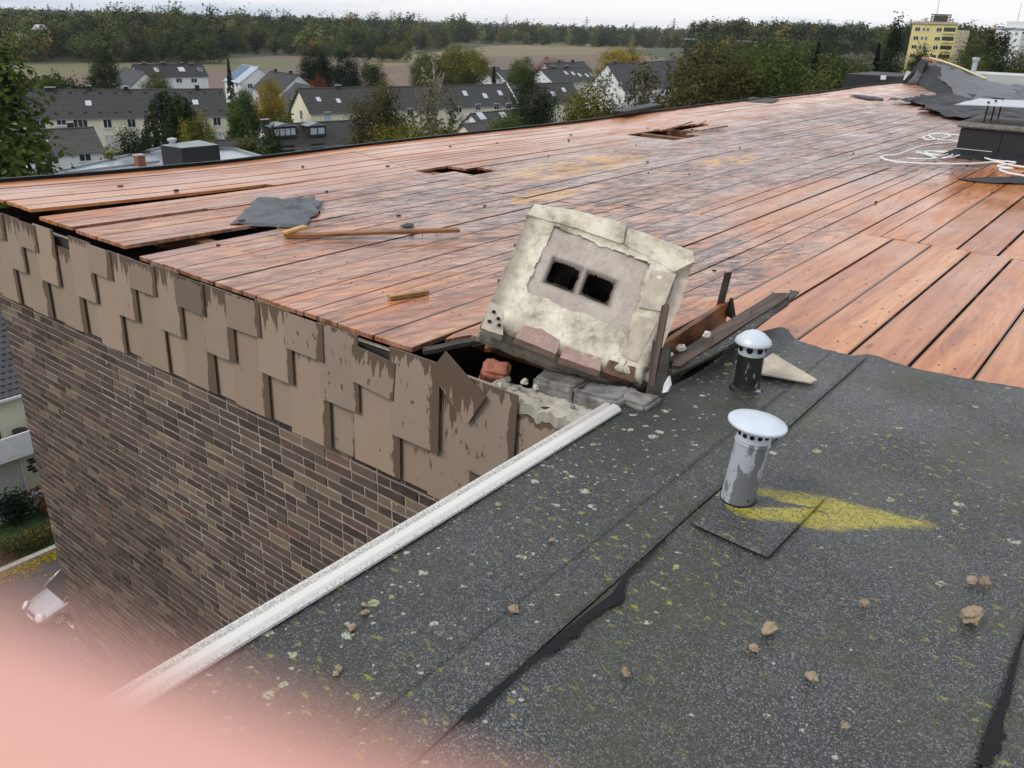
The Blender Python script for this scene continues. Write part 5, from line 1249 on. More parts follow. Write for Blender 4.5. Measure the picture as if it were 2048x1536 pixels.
zg1 = Zb(30, 972)[2]; nbox('terrace_parapet', 'white_paint', XN+1.2, 4, G, XN+1.33, ye, zg1)
nbox('end_screen', 'pale_green', XN, ye+.003, G, XN+1.5, ye+.25, zb1+.25); nbox('screen_cap', 'white_paint', XN-.05, ye-.05, zb1+.253, XN+1.6, ye+.35, zb1+.36)
nbox('drain_pipe', 'black_paint', XN+1.52, ye-.02, G, XN+1.60, ye+.06, zb1+.1)
for (y0, y1, z0, z1, mt) in ((12.6, 13.1, zb0+.16, ze-.5, 'glass_dark'), (12.3, 13.6, G+.3, zb0-.3, 'shutter'), (13.62, 13.75, G+.3, zb0-.25, 'white_paint')): nbox('balcony_door', mt, XN+.003, y0, z0, XN+.05, y1, z1)
c_ = Zb(22, 842); m_ = MB(); m_.lathe((XN+.5, c_[1]+.1, zb0+.5), [(.2, 0), (.32, .35), (.34, .5), (.1, .55)], 10); m_.build('planter', 'black_paint', nb_)
for k in range(5): m_ = MB(); m_.obox((XN+.06, 14.1+.1*math.sin(k*2), zb0-.9-.17*k), (.04, 0, 0), (0, .14*(1+.5*math.sin(k*3)), 0), (0, 0, .05)); m_.build('wall_ornament', 'black_paint', nb_)
b = bmesh.new(); q = random.Random(4)
for k in range(160):
    bmesh.ops.create_icosphere(b, subdivisions=1, radius=q.uniform(.03, .07), matrix=Matrix.Translation((XN+1.26+q.uniform(-.12, .12), q.uniform(8, ye-.1), zg1+q.uniform(0, .22))))
me = bpy.data.meshes.new('flower_box'); b.to_mesh(me); b.free(); me.materials.append(M['flower_red']); me.materials.append(M['leaf_green'])
me.polygons.foreach_set('material_index', [(i//20) % 2 if (i//20) % 3 else 1 for i in range(len(me.polygons))]); put('flower_box', me, nb_)

# ------------------------------------------------------------------ parked car
ca = thing('parked_car', 'silver hatchback parked on the leaf-strewn street below the brick wall', 'car', (-30.75, 9.45+2.0, G-.02))
cz = G-.02
def csec(y, zl, zs, w, wt=None):   # section: half outline (x, z)
    return [(0, zl), (w*.85, zl), (w, zl+.18), (w*1.0, zs-.12), (w*.93, zs), (0, zs+.02)]
ss = [(-1.98, .30, .52, .62), (-1.90, .25, .62, .74), (-1.65, .22, .72, .82), (-1.2, .20, .84, .86), (-.75, .20, .95, .87), (0, .20, .98, .88), (.9, .20, 1.0, .88), (1.6, .22, 1.02, .86), (1.9, .28, .98, .78), (1.98, .35, .85, .70)]
V, Fc = [], []; n = 11
for (y, zl, zs, w) in ss:
    h_ = csec(y, zl, zs, w); ring = [(x, y, z) for x, z in h_]+[(-x, y, z) for x, z in h_[-2:0:-1]]; ring.append(None); ring = [r_ for r_ in ring if r_]; V += ring; n = len(ring)
for i in range(len(ss)-1):
    for k in range(n): Fc.append((i*n+k, i*n+(k+1) % n, (i+1)*n+(k+1) % n, (i+1)*n+k))
Fc += [tuple(range(n)), tuple((len(ss)-1)*n+k for k in range(n))]
def cput(name, V, Fc, mat, parent=None, sm=True, sub=0):
    me = fixn(new_mesh(name, V, Fc, mat, sm)); o = bpy.data.objects.new(name, me); COL.objects.link(o); o.parent = parent or ca
    if sub: md = o.modifiers.new('s', 'SUBSURF'); md.levels = sub; md.render_levels = sub
    return o
body_c = cput('body', V, Fc, 'car_silver', None, True, 1)
cab = [(-.95, .93, .93, .76, .76), (-.35, .95, 1.42, .78, .60), (.2, .97, 1.48, .79, .60), (1.2, 1.0, 1.44, .78, .58), (1.85, 1.0, 1.02, .72, .66)]
V = []; 
for (y, zl, zh, wl, wh) in cab: V += [(-wl, y, zl), (wl, y, zl), (wh, y, zh), (-wh, y, zh)]
Fc = [(4*i+a_, 4*i+(a_+1) % 4, 4*i+4+(a_+1) % 4, 4*i+4+a_) for i in range(4) for a_ in range(4)]
cput('cabin_glass', V, Fc, 'glass_dark', None, False)
V = [(-.56, -.33, 1.435), (.56, -.33, 1.435), (.60, .2, 1.50), (.57, 1.2, 1.46), (.52, 1.5, 1.32), (-.52, 1.5, 1.32), (-.57, 1.2, 1.46), (-.60, .2, 1.50)]; mbx = MB(); mbx.prism(V, (0, 0, .03)); cput('roof_panel', mbx.v, mbx.f, 'car_silver', None, False)
for sx in (-1, 1):
    mbx = MB(); mbx.tube([(sx*.80, -.98, .95), (sx*.64, -.36, 1.44), (sx*.62, .3, 1.5)], .035, 6); cput('pillar', mbx.v, mbx.f, 'car_silver')
    mbx = MB(); mbx.lathe((sx*.60, -1.86, .62), [(.20, 0), (.19, .05), (.1, .09)], 14, (sx*.35, -.75, .6)); hl = cput('headlight', [(x*1.0, y, z) for x, y, z in mbx.v], mbx.f, 'lamp_glass')
    mbx = MB(); mbx.obox((sx*.95, -.62, .98), (.1, 0, 0), (0, .06, 0), (0, 0, .07)); cput('mirror', mbx.v, mbx.f, 'car_silver')
    for yw in (-1.28, 1.28):
        mbx = MB(); mbx.lathe((sx*.70, yw, .31), [(.2, 0), (.31, .01), (.31, .17), (.27, .19)], 22, (sx, 0, 0)); tw = cput('wheel', mbx.v, mbx.f, 'tyre')
        for k in range(7):
            t_ = k*2*math.pi/7; mbx = MB(); mbx.obox((sx*.895, yw+.11*math.cos(t_), .31+.11*math.sin(t_)), (.008, 0, 0), (0, .10*math.cos(t_), .10*math.sin(t_)), (0, -.022*math.sin(t_), .022*math.cos(t_))); cput('spoke', mbx.v, mbx.f, 'zinc_light', tw, False)
mbx = MB(); mbx.obox((0, -1.99, .42), (.26, 0, 0), (0, .01, 0), (0, 0, .055)); cput('number_plate', mbx.v, mbx.f, 'white_paint', None, False)
mbx = MB(); mbx.obox((0, -1.965, .60), (.30, 0, 0), (0, .01, 0), (0, 0, .05)); cput('grille', mbx.v, mbx.f, 'black_paint', None, False)
bpy.data.objects['flower_box']['kind'] = 'stuff'
# ------------------------------------------------------------------ vegetation
def leafmesh(name, C, size, seed, mat, upbias=.3, stretch=1.5, tone=None, out=None):
    """one small four-cornered leaf spray per centre"""
    r = np.random.RandomState(seed); N = len(C); size = np.broadcast_to(size, (N,))*r.uniform(.6, 1.35, N)
    nrm = r.normal(size=(N, 3))*(.55 if out is not None else 1.)
    if out is not None: nrm += out
    nrm[:, 2] += upbias*2*(.5 if out is not None else 1); nrm /= np.linalg.norm(nrm, axis=1)[:, None]
    t_ = np.cross(nrm, r.normal(size=(N, 3))); t_ /= np.linalg.norm(t_, axis=1)[:, None]+1e-9; b_ = np.cross(nrm, t_)
    s = size[:, None]; V = np.stack([C-t_*s*stretch*.5, C+b_*s*.42+nrm*s*.1, C+t_*s*stretch*.5, C-b_*s*.42+nrm*s*.1], 1).reshape(-1, 3)
    me = bpy.data.meshes.new(name); me.vertices.add(4*N); me.vertices.foreach_set('co', V.ravel())
    me.loops.add(4*N); me.loops.foreach_set('vertex_index', np.arange(4*N)); me.polygons.add(N); me.polygons.foreach_set('loop_start', np.arange(N)*4); me.polygons.foreach_set('loop_total', np.full(N, 4))
    a = me.attributes.new('tone', 'FLOAT', 'FACE'); a.data.foreach_set('value', (tone if tone is not None else r.random_sample(N)).astype(np.float32))
    if mat: me.materials.append(M[mat])
    me.update(); me.validate(); return me
def clumps(r, n, shape):
    out = []
    while len(out) < n:
        p = r.uniform(-1, 1, 3); d = np.linalg.norm(p)
        if shape == 'round':
            if d > 1 or d < .35: continue
            k = 1-.25*max(0, -p[2]); p = p*[.5*k, .5*k, .5]
        elif shape == 'oak':
            if d > 1 or d < .4: continue
            p = p*[.52, .52, .42]+[0, 0, .04]
        elif shape == 'tall':
            if d > 1: continue
            p = p*[.5, .5, .5]; p[:2] *= (1-.5*(p[2]+.5))
        out.append(p)
    return np.array(out)
def template(kind, seed):
    """unit crown: about 1 wide, z from 0 to 1"""
    r = np.random.RandomState(seed)
    if kind in ('round', 'oak', 'sparse'):
        sh = 'round' if kind == 'sparse' else kind
        cl = clumps(r, {'round': 115, 'oak': 115, 'sparse': 60}[kind], sh); n = {'round': 120, 'oak': 115, 'sparse': 32}[kind]; rad_ = r.uniform(.065, .13, len(cl))
        C = np.concatenate([c+r.normal(size=(n, 3))*q*[.75, .75, .5] for c, q in zip(cl, rad_)]); tone = np.repeat(np.clip(r.normal(.45, .22, len(cl)), 0, 1), n)+r.normal(0, .13, len(C)); sz = .034 if kind != 'sparse' else .028
        C[:, 2] += .5
        if kind != 'sparse':
            nf_ = len(C)//3; d_ = r.normal(size=(nf_, 3)); d_ /= np.linalg.norm(d_, axis=1)[:, None]; Cf = d_*(r.random_sample((nf_, 1))**.4)*[.46, .46, .43]+[0, 0, .5]; C = np.concatenate([C, Cf]); tone = np.concatenate([tone, np.clip(r.normal(.35, .2, nf_), 0, 1)])
    elif kind == 'poplar':
        C = []; tone = []
        for k in range(110):
            z = r.random_sample(); R_ = .5*min(1, z*5+.25)*(1-z)**.55*1.1; a = r.uniform(0, 6.28); c = np.array([R_*math.cos(a)*.8, R_*math.sin(a)*.8, z*.97]); C.append(c+r.normal(size=(75, 3))*[.10, .10, .035]); tone += [np.clip(r.normal(.45, .2), 0, 1)]*75
        C = np.concatenate(C); tone = np.array(tone)+r.normal(0, .12, len(C)); sz = .05
    elif kind == 'conifer':
        C = []; tone = []
        for k in range(150):
            z = r.random_sample()**1.25; R_ = .5*(1-z)+.02; a = r.uniform(0, 6.28); n = 44; s = r.random_sample(n)**.6
            C.append(np.stack([R_*s*math.cos(a)+r.normal(0, .022, n), R_*s*math.sin(a)+r.normal(0, .022, n), z*.96-.10*s*R_*2+.05*s**2*R_+r.normal(0, .012, n)], 1)); tone += [np.clip(r.normal(.45, .2), 0, 1)]*n
        C = np.concatenate(C); tone = np.array(tone)+r.normal(0, .12, len(C)); sz = .04
    elif kind == 'weeping':
        C = []; tone = []
        for k in range(230):
            a = r.uniform(0, 6.28); R_ = .5*math.sqrt(r.random_sample()); top = .98*max(0, 1-(R_/.52)**2.6)**.5; n = 42; ln = r.uniform(.25, .65)*top; s = r.random_sample(n)
            C.append(np.stack([R_*math.cos(a)*(1+.08*s)+r.normal(0, .012, n), R_*math.sin(a)*(1+.08*s)+r.normal(0, .012, n), np.maximum(.0, top-ln*s)], 1)); tone += [np.clip(r.normal(.42, .2), 0, 1)]*n
        C = np.concatenate(C); tone = np.array(tone)+r.normal(0, .12, len(C)); sz = .03
    elif kind == 'bush':
        cl = r.normal(size=(26, 3))*[.2, .2, .15]+[0, 0, .45]; C = np.concatenate([c+r.normal(size=(70, 3))*[.11, .11, .10] for c in cl]); tone = np.repeat(np.clip(r.normal(.45, .2, 26), 0, 1), 70)+r.normal(0, .12, len(C)); sz = .06
        C[:, 2] = np.abs(C[:, 2])
    return C, np.clip(tone, 0, 1), kind
TSEED = [900]
def trunk_mesh(seed, limbs=7, mat='bark', dense=False):
    r = random.Random(seed); m_ = MB(); m_.tube([(0, 0, 0), (.01, 0, .25), (-.01, .01, .55), (0, 0, .9)], [.028, .022, .016, .004], 7)
    for k in range(limbs):
        z = r.uniform(.25, .8); a = r.uniform(0, 6.28); l = r.uniform(.18, .34)*(1.1-z*.5); e = np.array([l*math.cos(a), l*math.sin(a), l*r.uniform(.5, 1.1)]); p = np.array([0, 0, z])
        m_.tube([p, p+e*.5+[0, 0, .01], p+e], [.011, .007, .002], 5)
        if dense:
            for j in range(4):
                f = r.uniform(.35, .9); a2 = r.uniform(0, 6.28); e2 = np.array([math.cos(a2), math.sin(a2), r.uniform(.3, 1)])*l*.45; m_.tube([p+e*f, p+e*f+e2*.6, p+e*f+e2], [.005, .003, .001], 4)
    return new_mesh('trunk', m_.v, m_.f, mat)
TRK = [trunk_mesh(3), trunk_mesh(8)]; TRKB = trunk_mesh(5, 26, 'bark_pale', True)
qt = random.Random(12)
def crown(o, w, h, cb, kind, mat):
    TSEED[0] += 1; C, tone, _ = template(kind, TSEED[0]); hc = h*(1-cb); N = len(C)
    sz = {'sparse': 1.7, 'weeping': 2.3, 'conifer': 2.6, 'poplar': 2.8, 'bush': 3.0}.get(kind, 2.75)*math.sqrt(w*hc/N)
    ctr_ = C*[w, w, hc]-np.array([0, 0, hc*.42]); ctr_ = ctr_*[1, 1, w/hc]; ctr_ /= np.linalg.norm(ctr_, axis=1)[:, None]+1e-6
    me = leafmesh('crown', C*[w, w, hc], sz, TSEED[0], mat, out=ctr_, stretch=2.2 if kind == 'weeping' else 1.4, tone=tone)
    c = bpy.data.objects.new('crown', me); COL.objects.link(c); c.parent = o; c.location = (0, 0, h*cb); return c
def tree(label, px, top, wpx, D, kind, mat, cb=.22, name=None, group=None, base_z=G, lean=0.):
    p = atD(px, top, D); h = p[2]-base_z; w = wpx/F_PX*np.dot(p-CP, CF)
    nm = name or {'poplar': 'poplar_tree', 'conifer': 'conifer_tree', 'weeping': 'weeping_tree', 'bush': 'shrub', 'sparse': 'birch_tree'}.get(kind, 'broadleaf_tree')
    o = thing(nm, label, 'shrub' if kind == 'bush' else 'tree', (p[0], p[1], base_z), group)
    if kind == 'conifer': cb = min(cb, .06)
    if kind in ('weeping', 'bush'): cb = .02
    if kind == 'poplar': cb = .03
    crown(o, w, h, cb, kind, mat)
    if kind != 'bush':
        t_ = bpy.data.objects.new('trunk', TRKB if kind == 'sparse' else qt.choice(TRK)); COL.objects.link(t_); t_.parent = o
        s = h*(.95 if kind != 'sparse' else 1.); t_.scale = (max(w*.9, h*.35), max(w*.9, h*.35), s)
    return o
TR = [('tall leafy green birch rising beside the roof corner', -34, 92, 265, 62, 'poplar', 'leaf_green', .02),
 ('dark slender spruce behind the left end of the row house', 203, 104, 66, 215, 'round', 'leaf_dark', .1),
 ('drooping dark weeping beech before the cream row house', 335, 178, 136, 118, 'weeping', 'leaf_dark'),
 ('green and yellow young maple beside the weeping beech', 392, 226, 78, 110, 'round', 'leaf_mixed', .15),
 ('dark spreading yew before the cream row house', 257, 253, 74, 108, 'round', 'leaf_conifer', .02),
 ('small yellowing shrub beside the brown tiled bungalow', 212, 283, 34, 104, 'bush', 'leaf_mixed'),
 ('bright green bush at the field edge', 103, 136, 52, 230, 'bush', 'leaf_green'), ('reddish brown thicket at the field edge', 60, 146, 80, 245, 'bush', 'leaf_brown'), ('dark hedge bush behind the row house roof', 150, 150, 70, 225, 'bush', 'leaf_dark'),
 ('light green feathery tree before the skylight house', 308, 142, 62, 200, 'round', 'leaf_olive', .1),
 ('dark columnar conifer beside the solar house', 455, 112, 22, 240, 'conifer', 'leaf_conifer'), ('round dark green tree before the solar house', 485, 174, 58, 178, 'round', 'leaf_green', .1),
 ('golden yellow maple beside the red brick house', 538, 155, 62, 165, 'round', 'leaf_yellow', .25), ('green bush under the golden maple', 500, 222, 60, 150, 'bush', 'leaf_dark'), ('olive bush in the garden of the row house', 470, 205, 40, 155, 'bush', 'leaf_green'), ('yellowish garden shrub behind the dormer house', 495, 252, 62, 128, 'bush', 'leaf_olive'), ('light green shrub beside the gabled row house', 560, 222, 70, 145, 'bush', 'leaf_green'), ('dark garden shrub between the row houses', 540, 245, 50, 135, 'bush', 'leaf_dark'),
 ('red-leaved tree behind the row house end', 633, 148, 42, 205, 'round', 'leaf_red', .1), ('pale green bush beside the red tree', 600, 168, 50, 185, 'bush', 'leaf_green'), ('broad dark spruce before the field', 632, 95, 76, 235, 'oak', 'leaf_conifer', .0), ('tall dark fir beside the broad spruce', 690, 102, 58, 225, 'round', 'leaf_conifer', .0), ('dark green garden tree beside the fir', 745, 122, 60, 235, 'round', 'leaf_dark', .05),
 ('brownish green maple before the row house', 757, 160, 130, 112, 'round', 'leaf_brown', .15), ('thin pale birch shedding its leaves before the row house', 868, 132, 100, 116, 'sparse', 'leaf_pale', .12), ('yellow spreading maple just beyond the back eave', 815, 234, 145, 92, 'oak', 'leaf_mixed', .15), ('dark olive shrub under the thin birch', 890, 236, 80, 106, 'bush', 'leaf_olive'),
 ('large oak turning gold at the field', 922, 86, 118, 262, 'oak', 'leaf_mixed', .1), ('light green tree beside the golden oak', 850, 101, 66, 255, 'round', 'leaf_olive', .1), ('slim dark conifer beside the small white gable', 988, 130, 26, 240, 'conifer', 'leaf_conifer'), ('olive tree before the brown-roofed house', 1045, 114, 66, 262, 'round', 'leaf_olive', .1),
 ('dark green tree before the white roof-window house', 1068, 146, 108, 122, 'round', 'leaf_dark', .1), ('lower green tree beside the white roof-window house', 1020, 215, 90, 108, 'oak', 'leaf_green', .05), ('yellow-green broad maple before the steep gable', 1190, 146, 138, 112, 'round', 'leaf_mixed', .08), ('dark red shrub at the brown-roofed house', 1092, 124, 34, 300, 'bush', 'leaf_red'),
 ('golden rounded tree behind the steep gable house', 1248, 92, 104, 272, 'round', 'leaf_yellow', .05), ('brown thinning tree before the steep gable', 1290, 130, 80, 125, 'sparse', 'leaf_brown', .1), ('massive brown-green lime tree beyond the back eave', 1430, 80, 236, 112, 'round', 'leaf_brown', .08), ('dark bush at the foot of the lime tree', 1330, 175, 110, 105, 'bush', 'leaf_brown'),
 ('tall green oak beside the massive lime tree', 1568, 74, 148, 118, 'oak', 'leaf_green', .05), ('yellow-tinged oak beyond the roof end', 1690, 92, 150, 105, 'round', 'leaf_olive', .05), ('dark pine between the oaks', 1640, 76, 50, 165, 'conifer', 'leaf_conifer'), ('low green bush beneath the yellow-tinged oak', 1600, 130, 120, 100, 'bush', 'leaf_dark'),
 ('dense dark beech behind the yellow-tinged oak', 1655, 88, 190, 210, 'round', 'leaf_dark', .0), ('broad green maple behind the tall oak', 1520, 84, 150, 220, 'round', 'leaf_green', .0),
 ('dark conifer beside the leaning poplar', 1762, 78, 58, 140, 'conifer', 'leaf_conifer'), ('dark wind-blown poplar before the yellow tower', 1800, 30, 62, 150, 'poplar', 'leaf_dark'), ('dark round tree at the foot of the yellow tower', 1852, 92, 54, 190, 'round', 'leaf_dark', .05), ('brown tree before the yellow gable house', 1893, 100, 64, 150, 'round', 'leaf_brown', .05), ('pale yellow tree at the yellow tower base', 1838, 90, 40, 240, 'round', 'leaf_olive', .05),
 ('wide olive tree between the two towers', 1962, 76, 96, 260, 'round', 'leaf_olive', .05), ('pointed dark poplar before the white tower', 1990, 66, 50, 220, 'poplar', 'leaf_dark'), ('second dark poplar beside the pointed one', 2012, 65, 48, 215, 'poplar', 'leaf_dark'), ('shaggy pale green willow by the yellow gable', 1972, 108, 70, 130, 'round', 'leaf_olive', .05), ('dark bushy tree under the white tower', 2030, 92, 100, 160, 'round', 'leaf_dark', .05), ('yellow-green tree beside the white tower', 2060, 88, 60, 260, 'round', 'leaf_mixed', .05), ('dark shrub mass behind the roof end', 2015, 128, 120, 105, 'bush', 'leaf_dark')]
for (lab, px, top, w, D, kind, mat, *cb) in TR: tree(lab, px, top, w, D, kind, mat, *(cb or [.2]))
# street plants by the balcony house
for (lab, x, y, w, h, mat) in (('clipped dark round shrub below the balcony', -38.6, 12.35, 1.5, 1.9, 'leaf_conifer'), ('reddish leafy shrub beside the balcony end screen', -38.3, 14.1, 1.7, 1.5, 'leaf_red')):
    o = thing('shrub', lab, 'shrub', (x, y, G)); crown(o, w, h, 0., 'bush', mat)
r = np.random.RandomState(5); C = np.stack([r.uniform(-36.6, -35.65, 9000), r.uniform(5, 20, 9000), G+r.uniform(0, .85, 9000)], 1)
o = put('hedge', leafmesh('hedge', C, .09, 4, 'leaf_brown')); tag(o, 'low brownish hedge between the lawn and the street', 'hedge')
C = np.stack([-35.15+np.abs(r.normal(0, .35, 1500)), r.uniform(5, 20, 1500), np.full(1500, G+.0)], 1); C2 = np.stack([r.uniform(-40, -28, 900), r.uniform(5, 20, 900), np.full(900, G+.004)], 1)
o = put('fallen_leaves', leafmesh('fallen_leaves', np.concatenate([C, C2]), .11, 6, 'leaf_yellow', upbias=4)); tag(o, kind='stuff')
# far woods: one mass each, a tree shape scattered over the strip
def wood(name, label, spec, seed, pal, quads=150):
    r = np.random.RandomState(seed); Cs, Ss, cols, Os = [], [], [], []
    unit = []
    for k in range(5):
        cl = clumps(r, 16, 'round'); n = quads//16+1; u = np.concatenate([c+r.normal(size=(n, 3))*.12*[1, 1, .7] for c in cl]); u[:, 2] += .5; unit.append(u)
    for (x0, x1, D0, D1, n, h0, h1, bz) in spec:
        for _ in range(n):
            px = r.uniform(x0, x1); D = D0*(D1/D0)**(r.random_sample()**1.4); p = atD(px, 60, D); h = r.uniform(h0, h1); w = h*r.uniform(.45, .85); u = unit[r.randint(5)]
            far = 1+max(0, D-900)/900; k = max(26, int(len(u)/far)); u = u[r.permutation(len(u))[:k]]
            Cs.append(u*[w, w, h*1.02]+[p[0], p[1], G+bz]); Ss.append(np.full(k, w*1.75/math.sqrt(k))); u_ = u-[0, 0, .45]; Os.append(u_/(np.linalg.norm(u_, axis=1)[:, None]+1e-6))
            a, b = pal[r.choice(len(pal), p=PW_)]; t_ = r.random_sample(); c = np.array(a)*(1-t_)+np.array(b)*t_; cols.append(c*r.uniform(.65, 1.5)*r.uniform(.82, 1.2, (k, 1)))
    C = np.concatenate(Cs); me = leafmesh(name, C, np.concatenate(Ss), seed+1, 'forest_leaf', out=np.concatenate(Os)); cc = np.concatenate(cols)
    a = me.attributes.new('leafcol', 'FLOAT_COLOR', 'FACE'); a.data.foreach_set('color', np.concatenate([cc, np.ones((len(cc), 1))], 1).astype(np.float32).ravel())
    o = put(name, me); tag(o, kind='stuff'); return o
PAL = [((.036, .052, .020), (.060, .080, .027)), ((.054, .068, .024), (.088, .100, .033)), ((.12, .125, .040), (.17, .16, .048)), ((.17, .13, .032), (.21, .16, .042)), ((.018, .030, .016), (.032, .046, .021)), ((.075, .072, .03), (.105, .094, .037))]
PW_ = [.34, .28, .10, .03, .16, .09]
wood('woodland', '', [(-80, 440, 450, 560, 190, 11, 16, 0), (-80, 440, 560, 700, 130, 15, 20.5, 0), (400, 800, 560, 720, 190, 10, 17, 0), (640, 810, 500, 580, 36, 8, 12, 0), (200, 330, 600, 740, 26, 20, 26, 0), (330, 700, 680, 800, 34, 19, 27, 0)], 3, PAL, 560)
wood('woodland', '', [(-80, 900, 850, 1700, 330, 12, 20, 0), (740, 900, 720, 860, 60, 8, 13, 0), (820, 1380, 985, 1250, 300, 11, 18, 0), (700, 830, 950, 1050, 16, 22, 29, 0), (890, 930, 1000, 1060, 5, 24, 28, 0), (1030, 1090, 1100, 1200, 10, 20, 25, 0)], 13, PAL, 260)
wood('woodland', '', [(560, 2150, 1400, 4200, 800, 12, 23, 0), (-80, 700, 1500, 3500, 300, 14, 21, 0)], 23, PAL, 110)
wood('woodland', '', [(1385, 1880, 640, 950, 330, 14, 19, 9), (1380, 1640, 520, 640, 70, 10, 15, 3), (1840, 2150, 520, 900, 170, 14, 19, 9)], 33, PAL, 300)
wood('garden_greenery', '', [(430, 620, 135, 215, 70, 1.5, 4, 0), (740, 1240, 120, 240, 110, 1.5, 4.5, 0), (1240, 2100, 95, 260, 220, 3, 8, 0), (1300, 1900, 280, 480, 140, 5, 11, 0)], 43, PAL, 320)
# hill under the eastern wood
V, Fc = [], []; c0 = atD(1720, 60, 880); nr, na = 10, 40
for i in range(nr+1):
    for k in range(na):
        t_ = 2*math.pi*k/na; s = i/nr; V.append((c0[0]+math.cos(t_)*s*230, c0[1]+math.sin(t_)*s*230, G-.5+11*math.cos(s*math.pi/2)**1.2 if i < nr else G-.5))
for i in range(nr):
    for k in range(na): Fc.append((i*na+k, i*na+(k+1) % na, (i+1)*na+(k+1) % na, (i+1)*na+k))
Fc.append(tuple(range(na))); o = put('hill', fixn(new_mesh('hill', V, Fc, 'town_green', True))); o['kind'] = 'structure'
# pylons and masts on the horizon
def pylon(label, px, top, D, arms=3, mast=False):
    p = atD(px, top, D); h = p[2]-G; b = np.array([p[0], p[1], G]); a = np.array([CR[0], CR[1], 0]); a /= np.linalg.norm(a); n = np.array([-a[1], a[0], 0])
    o = thing('power_pylon' if not mast else 'mast', label, 'pylon' if not mast else 'mast', b); w = h*.09; t = D/5200.
    if mast: m_ = MB(); m_.tube([b, b+[0, 0, h]], [t*1.6, t*.6], 6); m_.build('shaft', 'steel_far', o); m_ = MB(); m_.obox(b+[0, 0, h*.85], a*t*2, n*t*2, (0, 0, h*.03)); m_.build('antenna', 'steel_far', o); return o
    for sx in (-1, 1):
        for sy in (-1, 1): m_ = MB(); m_.tube([b+a*w*sx+n*w*sy, b+a*w*.15*sx+n*w*.15*sy+[0, 0, h]], t, 4); m_.build('leg', 'steel_far', o)
    for k in range(6):
        z0, z1 = h*k/6, h*(k+1)/6; s0, s1 = w*(1-.85*k/6), w*(1-.85*(k+1)/6); m_ = MB(); m_.tube([b-a*s0+[0, 0, z0], b+a*s1+[0, 0, z1]], t*.7, 4); m_.build('brace', 'steel_far', o); m_ = MB(); m_.tube([b+a*s0+[0, 0, z0], b-a*s1+[0, 0, z1]], t*.7, 4); m_.build('brace', 'steel_far', o)
    for k in range(arms): m_ = MB(); l = h*(.2-.03*k); m_.tube([b-a*l+[0, 0, h*(.68+.12*k)], b+a*l+[0, 0, h*(.68+.12*k)]], t, 4); m_.build('crossarm', 'steel_far', o)
    return o
for (lab, px, top, D, mast) in (('lattice pylon with wide crossarms above the western wood', 143, 6, 1300, 0), ('slim mast beside the wide western pylon', 158, 6, 1500, 1), ('pylon standing at the west edge of the wood', 95, 8, 1900, 0), ('tall thin mast behind the ragged birches', 320, 8, 1200, 1), ('small pylon above the middle of the wood', 665, 24, 1900, 0),
        ('thin pylon beyond the tree clump', 838, 26, 2100, 0), ('thin pylon above the far field', 1013, 29, 2000, 0), ('thin pylon above the far wood', 1174, 33, 2000, 0), ('short pylon in the horizon gap', 1268, 45, 2600, 0), ('pylon standing clear at the wood end', 1349, 36, 1900, 0), ('pylon above the eastern hill wood', 1498, 38, 2100, 0), ('small pylon peeping over the eastern wood', 1706, 40, 2300, 0)):
    pylon(lab, px, top, D, 2, mast)
for (px, py, D, w, h, lab) in ((72, 62, 520, 5, 9, 'white house gable peeping through the western wood'), (8, 70, 480, 16, 8, 'red and white hall at the edge of the western wood')):
    p = atD(px, py, D); o = thing('hall', lab, 'building', (p[0], p[1], G)); a = np.array([CR[0], CR[1], 0]); a /= np.linalg.norm(a); n = np.array([a[1], -a[0], 0]); z1 = p[2]
    m_ = MB(); m_.prism([[*(p-a*w/2)[:2], G], [*(p+a*w/2)[:2], G], [*(p+a*w/2)[:2], z1], [*(p-a*w/2)[:2], z1]], n*-8); m_.build('wall', 'white_render' if px > 20 else 'flower_red', o)
    m_ = MB(); m_.prism([[*(p-a*w*.55+n*.1)[:2], z1+.02], [*(p+n*.1)[:2], z1+(3. if px > 20 else 1.)], [*(p+a*w*.55+n*.1)[:2], z1+.02]], n*-8.4); m_.build('roof', 'sheet_grey' if px < 20 else 'white_render', o)

# ------------------------------------------------------------------ the photographer's hand: a fingertip slips over the lens edge
def cam_pt(x, y, d): return CP+CR*x+CU*y+CF*d
b = bmesh.new()
def limb(pts, rs):
    m_ = MB(); C = []; Rr = []
    for i in range(len(pts)-1):
        for k in range(6): s = k/6; C.append(np.array(pts[i])*(1-s)+np.array(pts[i+1])*s); Rr.append(rs[i]*(1-s)+rs[i+1]*s)
    C.append(np.array(pts[-1])); Rr.append(rs[-1]); d = C[0]-C[1]; d = d/np.linalg.norm(d); r0 = Rr[0]
    head = [C[0]+d*r0*.8, C[0]+d*r0*.55]; C = [C[0]+d*r0*.98, C[0]+d*r0*.82, C[0]+d*r0*.5]+C; Rr = [r0*.2, r0*.58, r0*.87]+Rr
    m_.tube([cam_pt(*c) for c in C], Rr, 16); n = len(b.verts); vs = [b.verts.new(Vector(v)) for v in m_.v]
    for f in m_.f: b.faces.new([vs[i] for i in f])
limb([(.0060, -.0202, .0185), (-.016, -.0126, .0185), (-.040, -.0062, .016), (-.082, -.020, -.012)], [.0078, .0082, .0088, .0105])
limb([(.004, -.046, .016), (-.024, -.040, .017), (-.048, -.035, .014), (-.086, -.040, -.012)], [.0078, .0085, .009, .0105])
limb([(.000, -.066, .012), (-.028, -.062, .014), (-.052, -.058, .010), (-.088, -.060, -.012)], [.0074, .0082, .0088, .010])
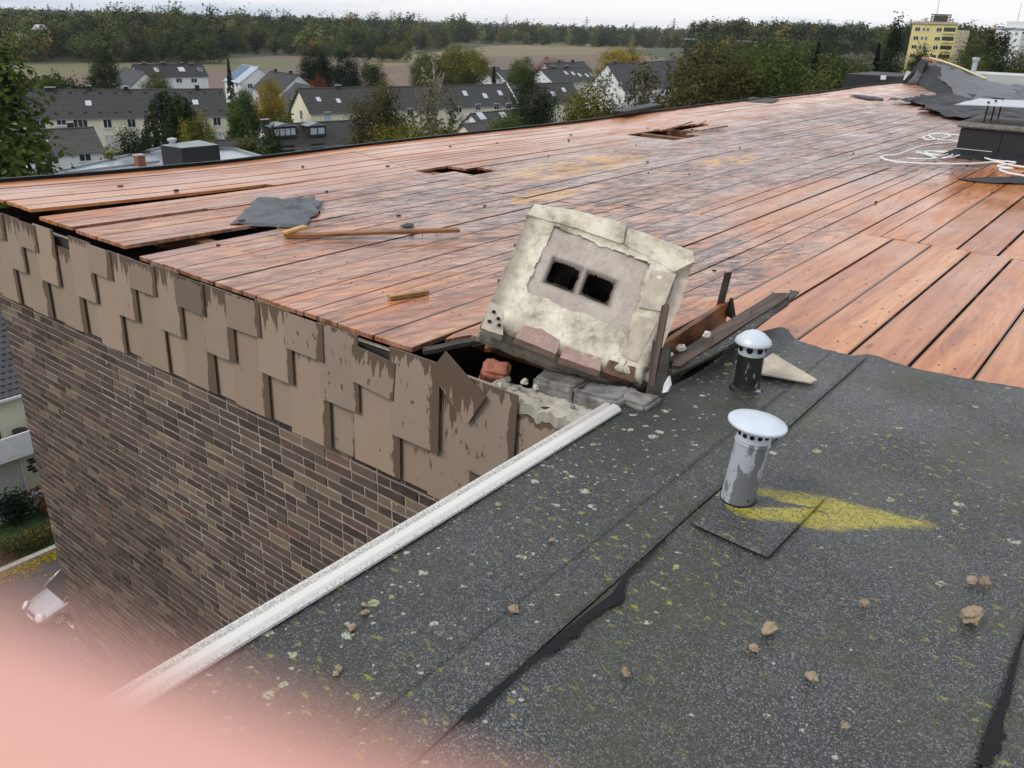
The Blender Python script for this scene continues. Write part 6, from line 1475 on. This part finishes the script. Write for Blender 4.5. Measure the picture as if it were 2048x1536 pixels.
limb([(-.012, -.084, .006), (-.034, -.081, .009), (-.056, -.078, .006), (-.088, -.078, -.012)], [.0064, .007, .0078, .009])
limb([(-.028, -.012, -.035), (-.052, -.018, -.036), (-.080, -.034, -.034), (-.105, -.062, -.026)], [.0088, .0095, .011, .014])
limb([(-.086, -.022, -.012), (-.118, -.062, -.018), (-.150, -.100, -.030)], [.014, .024, .026])
limb([(-.088, -.046, -.012), (-.118, -.070, -.018), (-.150, -.105, -.030)], [.014, .024, .026])
limb([(-.089, -.074, -.012), (-.120, -.086, -.020), (-.155, -.112, -.032)], [.013, .022, .027])
limb([(-.135, -.095, -.026), (-.20, -.16, -.05), (-.30, -.26, -.10)], [.027, .028, .036])
bmesh.ops.recalc_face_normals(b, faces=b.faces)
me = bpy.data.meshes.new('hand'); b.to_mesh(me); b.free()
t = T('skin'); o_ = t.obj(); n = t.noise(o_, 60, 4, .6); t.bsdf(t.mix(t.rng(n, .35, .65), (.80, .37, .29), (.84, .44, .36)), .5, 0, .3, **{'Subsurface Weight': .0}); M['skin'] = t.m; me.materials.append(t.m)
for v in me.vertices: v.co -= Vector(CP)
hand = put('person', me, None, CP); md = hand.modifiers.new('r', 'REMESH'); md.mode = 'VOXEL'; md.voxel_size = .0016; md.use_smooth_shade = True; md2 = hand.modifiers.new('s', 'SMOOTH'); md2.iterations = 6
tag(hand, 'out-of-focus pink fingertip of the hand holding the camera', 'hand')

# ------------------------------------------------------------------ thin damp air
m_ = MB(); m_.box((-4600, -60, G-1.2), (1500, 4600, 26)); hz = m_.build('haze', None if False else 'steel_far'); tag(hz, kind='stuff')
hm = bpy.data.materials.new('damp_air'); hm.use_nodes = True; hm.node_tree.nodes.clear(); ho = hm.node_tree.nodes.new('ShaderNodeOutputMaterial'); hv = hm.node_tree.nodes.new('ShaderNodeVolumePrincipled')
hv.inputs['Color'].default_value = (.80, .86, .95, 1); hv.inputs['Density'].default_value = .00007; hv.inputs['Anisotropy'].default_value = 0.; hm.node_tree.links.new(hv.outputs[0], ho.inputs['Volume'])
hz.data.materials.clear(); hz.data.materials.append(hm)
